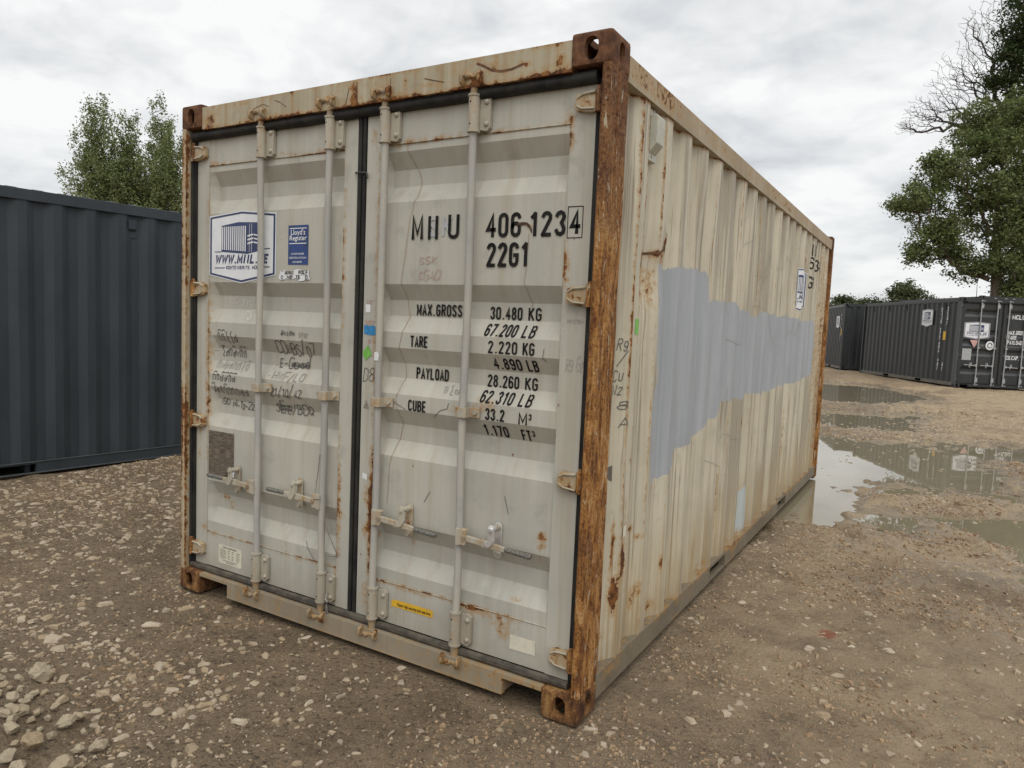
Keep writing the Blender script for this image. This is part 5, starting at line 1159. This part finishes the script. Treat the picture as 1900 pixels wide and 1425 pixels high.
# ------------------------------------------------------------------ stones
def chip(n, rs):
    """flat angular flake, unit size: outline ring, raised ring, centre"""
    th = np.sort(rs.uniform(0, 2 * math.pi, n)); r = rs.uniform(.62, 1.0, n); h = rs.uniform(.75, 1.1, n)
    a = np.stack([np.cos(th) * r, np.sin(th) * r, -.5 * np.ones(n)], 1); k = rs.uniform(.55, .85)
    b = np.stack([np.cos(th) * r * k, np.sin(th) * r * k, h * .45], 1); b[:, 2] += b[:, 0] * rs.uniform(-.3, .3); c = np.array([[rs.uniform(-.2, .2), rs.uniform(-.2, .2), rs.uniform(.5, .75)]])
    a[:, 2] = -.9
    V = np.concatenate([a, b, c]); Fc = []
    for i in range(n):
        j = (i + 1) % n; Fc += [(i, j, n + j), (i, n + j, n + i), (n + i, n + j, 2 * n)]
    return V, np.array(Fc)
rs = np.random.RandomState(5); CH = [chip(rs.randint(6, 9), rs) for _ in range(24)]
def fits(x, y):
    inside = (x > .0) & (x < W) & (y > .0) & (y < L)
    return ~inside
n = 165000
d_ = rs.uniform(0, 1, n) ** .62 * 17 + 1.0; ang = rs.uniform(R(-44), R(42), n)
fa = math.atan2(cf[1], cf[0]); X = CAMP[0] + np.cos(fa + ang) * d_; Y = CAMP[1] + np.sin(fa + ang) * d_
keep = fits(X, Y) & (X > -3.3)
fx_, fy_ = rs.uniform(1.5, 15, 16000), 6 + 19 * rs.rand(16000) ** 1.2; nb = len(fx_); X = np.concatenate([X, fx_]); Y = np.concatenate([Y, fy_]); d_ = np.hypot(X - CAMP[0], Y - CAMP[1]); keep = fits(X, Y) & (X > -3.3)
dens = np.clip(.55 + 1.5 * fbm(X, Y, .9, 3, 70), .08, 1.0); leftz = X < .8
dens = np.where(leftz, dens * .8, dens * .85); dens *= np.clip(d_ / 3.0, .7, 1); dens = np.where((X < 1.5) & (Y < -.5), 1.0, dens); dens = np.where((X > 1.2) & (d_ < 4.2), np.maximum(dens, .30), dens)
keep &= rs.rand(len(X)) < dens; X, Y, d_ = X[keep], Y[keep], d_[keep]
for lv, bw, P in PUD:
    s = poly_sdf(X, Y, P); k = s < (.02 if bw > .2 else 0); k |= rs.rand(len(X)) < .10; X, Y, d_ = X[k], Y[k], d_[k]
size = np.exp(rs.normal(-4.50, .60, len(X))) * np.clip(.8 + d_ / 14, 1, 1.7); size = np.clip(size * np.where(d_ > 9, 1.35, 1), .0045, .055)
size = np.where(X > 1.2, size * .78, size * 1.05)
Z = ground_h(X, Y)
for lv, bw, P in PUD: Z = np.where((poly_sdf(X, Y, P) > -.05) & (Z < lv), lv - .003, Z)
Vs, Fs, Sh = [], [], []; off = 0
kidx = rs.randint(0, len(CH), len(X)); rot = rs.uniform(0, 6.28, len(X)); asp = rs.uniform(.45, .95, len(X)); ht = rs.uniform(.14, .40, len(X)); tilt = rs.normal(0, .12, (len(X), 2)); shd = rs.rand(len(X)) ** 1.1
for c_i, (V, Fc) in enumerate(CH):
    sel = np.where(kidx == c_i)[0]
    if not len(sel): continue
    m_ = len(V); s = size[sel][:, None]; ca, sa = np.cos(rot[sel])[:, None], np.sin(rot[sel])[:, None]
    vx = V[None, :, 0] * s; vy = V[None, :, 1] * s * asp[sel][:, None]; vz = V[None, :, 2] * s * ht[sel][:, None] + V[None, :, 0] * s * tilt[sel, 0][:, None] + V[None, :, 1] * s * tilt[sel, 1][:, None]
    co = np.stack([X[sel][:, None] + vx * ca - vy * sa, Y[sel][:, None] + vx * sa + vy * ca, Z[sel][:, None] + vz + s * .06], -1).reshape(-1, 3)
    Vs.append(co); Fs.append((Fc[None] + (np.arange(len(sel)) * m_)[:, None, None] + off).reshape(-1, 3)); off += len(co); Sh.append(np.repeat(shd[sel], m_))
me = raw_mesh('gravel', np.concatenate(Vs), np.concatenate(Fs), M['stone'], False)
at = me.attributes.new('shade', 'FLOAT', 'POINT'); at.data.foreach_set('value', np.concatenate(Sh).astype(np.float32))
tag(link('gravel', me), 'pale limestone chips trodden into the brown mud', 'gravel', kind='stuff')
print('gravel stones', len(X))
n = 190000
d_ = rs.uniform(0, 1, n) ** .8 * 12 + 1.0; ang = rs.uniform(R(-44), R(42), n); X = CAMP[0] + np.cos(fa + ang) * d_; Y = CAMP[1] + np.sin(fa + ang) * d_
keep = fits(X, Y) & (X > -3.3) & (rs.rand(n) < np.clip((.22 + 1.7 * fbm(X, Y, 1.3, 4, 75)) * np.clip(.55 + (X - 1.5) * .4, .55, 1.1), .03, 1)); X, Y, d_ = X[keep], Y[keep], d_[keep]
for lv, bw, P in PUD:
    k = poly_sdf(X, Y, P) < .05; X, Y, d_ = X[k], Y[k], d_[k]
Z = ground_h(X, Y); size = np.clip(np.exp(rs.normal(-4.9, .5, len(X))), .004, .026) * np.clip(.8 + d_ / 14, 1, 1.6); Vs, Fs = [], []; off = 0
kidx = rs.randint(0, len(CH), len(X)); rot = rs.uniform(0, 6.28, len(X))
for c_i, (V, Fc) in enumerate(CH):
    sel = np.where(kidx == c_i)[0]; m_ = len(V); s = size[sel][:, None]; ca, sa = np.cos(rot[sel])[:, None], np.sin(rot[sel])[:, None]
    vx = V[None, :, 0] * s; vy = V[None, :, 1] * s * .8; co = np.stack([X[sel][:, None] + vx * ca - vy * sa, Y[sel][:, None] + vx * sa + vy * ca, Z[sel][:, None] + V[None, :, 2] * s * .75 + 0 * vx], -1).reshape(-1, 3)
    Vs.append(co); Fs.append((Fc[None] + (np.arange(len(sel)) * m_)[:, None, None] + off).reshape(-1, 3)); off += len(co)
tag(link('mud_clods', raw_mesh('mud_clods', np.concatenate(Vs), np.concatenate(Fs), M['clod'], False)), 'small brown clods of mud strewn over the yard', 'mud', kind='stuff'); print('clods', len(X))
# single flat stones in the mud
FL = [(1.12, -.76, .083), (1.21, -.67, .054), (1.07, -.6, .075), (1.23, -.97, .076), (1.36, -.88, .08), (.94, -.99, .064), (.04, -.53, .084), (.2, -.22, .089), (-.15, -.45, .066), (.42, -.01, .068), (.77, -.62, .06), (.49, -.34, .052), (.49, -.11, .06), (.7, -.11, .037), (.76, -.75, .036), (1.46, -.22, .041), (1.72, -.73, .045), (2.91, .57, .058), (2.89, .51, .058), (2.81, .69, .038), (2.99, .83, .038), (3.0, .18, .059), (3.48, .5, .067), (3.39, .48, .052), (3.34, .99, .038), (3.07, .99, .034), (3.12, .33, .036), (3.33, .53, .033), (3.5, 1.02, .037), (2.52, 1.28, .051), (2.30, -.16, .035), (1.96, -.21, .042), (2.13, -.1, .051), (2.09, -.28, .033), (1.95, -.33, .045), (1.66, -.25, .035), (1.53, -.53, .045), (1.75, -.63, .038), (1.57, -.76, .049), (1.13, -.34, .047), (.87, -.28, .045), (.46, -.58, .039), (.39, -.88, .05), (.02, -.76, .05), (-.39, -.21, .054), (-.47, 0, .063), (-.77, .44, .057), (-1.32, .07, .05), (3.35, 1.77, .046), (3.85, 1.01, .043), (3.71, .73, .045)]
for i in range(160):
    a_ = rs.uniform(R(-42), R(40)); dd_ = rs.uniform(1.8, 6.0); x = CAMP[0] + math.cos(fa + a_) * dd_; y = CAMP[1] + math.sin(fa + a_) * dd_
    if -.05 < x < W + .05 and -.05 < y < L: continue
    if x > 1.5 and y > 3.4: continue
    if x < -3.2: continue
    FL.append((x, y, float(np.exp(rs.normal(-3.15, .2)))))
fm = []
for V, Fc in CH[:12]:
    me = raw_mesh('flat_stone', V * np.array((.5, .42, .17)), Fc, M['stone'], False); at = me.attributes.new('shade', 'FLOAT', 'POINT'); at.data.foreach_set('value', np.full(len(V), rs.rand() ** 2 * .8, dtype=np.float32)); fm.append(me)
GS = 'flat pale stones lying in the mud'
for i, (x, y, s) in enumerate(FL):
    o = link('flat_stone', fm[i % 12]); z = float(ground_h(np.array([x]), np.array([y]))[0]); o.location = (x, y, z + .004); s *= .92
    o.scale = (s * 1.1, s, s * rs.uniform(.6, 1.1)); o.rotation_euler = (rs.normal(0, .08), rs.normal(0, .08), rs.uniform(0, 6.28))
    tag(o, 'flat pale limestone piece pressed into the brown mud of the yard', 'stone', GS)
# heap of rocks in the corner
def rock_mesh(seed):
    r_ = np.random.RandomState(seed); bm = bmesh.new(); bmesh.ops.create_icosphere(bm, subdivisions=4, radius=.52)
    pl = [(Vector(r_.normal(0, 1, 3)).normalized(), r_.uniform(.27, .43)) for _ in range(16)]
    for v in bm.verts:
        for n_, h_ in pl:
            d = v.co.dot(n_)
            if d > h_: v.co -= n_ * (d - h_) * .97
        q = v.co.copy(); v.co += v.co.normalized() * float(.07 * (vn(np.array(q.x * 3 + seed), np.array(q.y * 3 + q.z * 2), 2., seed % 60)) + .045 * vn(np.array(q.x * 9 + q.z * 5), np.array(q.y * 9 + seed), 2., 3))
        v.co.z *= .74; v.co.y *= .86
    me = bpy.data.meshes.new('rock'); bm.to_mesh(me); bm.free(); me.materials.append(M['rock'])
    me.polygons.foreach_set('use_smooth', [True] * len(me.polygons)); me.set_sharp_from_angle(angle=R(16))
    at = me.attributes.new('shade', 'FLOAT', 'POINT'); at.data.foreach_set('value', np.full(len(me.vertices), r_.rand() ** 2 * .6, dtype=np.float32)); return me
RM = [rock_mesh(s) for s in range(10)]
RK = [(.703, -1.136, .088), (.743, -1.089, .048), (.805, -1.082, .044), (.91, -1.078, .090), (1.11, -1.069, .076), (.933, -1.137, .044), (1.076, -1.121, .044), (.591, -1.103, .062), (.954, -1.21, .095), (.972, -1.291, .078), (1.132, -1.204, .09), (.814, -1.208, .067), (1.407, -.981, .046), (.738, -1.027, .047), (1.035, -1.293, .072), (.704, -1.179, .053), (.858, -1.135, .034), (1.163, -1.158, .034)]
NM = {0: 'big rounded pale rock at the left rim of the rock heap', 3: 'big pale boulder, uppermost large rock on the right slope of the heap', 4: 'knobbly pale rock lying alone just right of the heap', 8: 'large tan rock in the middle of the heap by the frame edge', 10: 'large pale rock at the bottom edge right of the heap middle', 12: 'small dark-based rock lying alone well right of the heap', 6: 'small pale rock between the uppermost boulder and the lone knobbly one', 9: 'large rounded rock in the very corner of the picture', 2: 'small egg-shaped rock behind the uppermost boulder', 1: 'small cracked rock nearest the top of the heap'}
def heap_h(x, y): return .055 * np.exp(-(((x - .60) / .42) ** 2 + ((y + 1.28) / .30) ** 2))
for i, (x, y, s) in enumerate(RK):
    o = link('rock', RM[i % 10]); o.location = (x, y, float(ground_h(np.array([x]), np.array([y]))[0]) + float(heap_h(x, y)) * .8 + s * .3); s *= .88; o.scale = (s * 1.08, s * .95, s); o.rotation_euler = (rs.normal(0, .3), rs.normal(0, .3), rs.uniform(0, 6.28))
    tag(o, NM.get(i, 'pale limestone rock among others in the heap at the bottom left corner'), 'rock', 'rocks in the heap at the bottom left')
for i in range(230):
    x = rs.normal(.60, .27); y = rs.normal(-1.16, .15); s = float(np.exp(rs.normal(-3.15, .35)))
    if x > 1.0 or y > -.92: continue
    if any((x - a) ** 2 + (y - b) ** 2 < ((s + c) * .42) ** 2 for a, b, c in RK): continue
    RK.append((x, y, s)); o = link('rock', RM[(i * 3) % 10]); o.location = (x, y, float(ground_h(np.array([x]), np.array([y]))[0]) + float(heap_h(x, y)) * .8 + s * .2); o.scale = (s, s, s); o.rotation_euler = (rs.normal(0, .5), rs.normal(0, .5), rs.uniform(0, 6.28))
    tag(o, 'pale limestone rock among others in the heap at the bottom left corner', 'rock', 'rocks in the heap at the bottom left')
# heap soil
xs_, ys_ = np.meshgrid(np.linspace(-.4, 1.6, 130), np.linspace(-2.0, -.7, 90), indexing='ij'); hh_ = heap_h(xs_, ys_)
zz_ = ground_h(xs_, ys_) + hh_ - .012 + .020 * np.abs(fbm(xs_, ys_, 16., 3, 15)) * np.clip(hh_ / .02, 0, 1) - .02 * np.clip(1 - hh_ / .012, 0, 1)
me = grid_mesh('heap_soil', xs_, ys_, zz_, M['mud']); 
for nm, vv in (('wet', .35), ('pale', .0)): at = me.attributes.new(nm, 'FLOAT', 'POINT'); at.data.foreach_set('value', np.full(len(me.vertices), vv, dtype=np.float32))
tag(link('heap_soil', me), kind='structure')
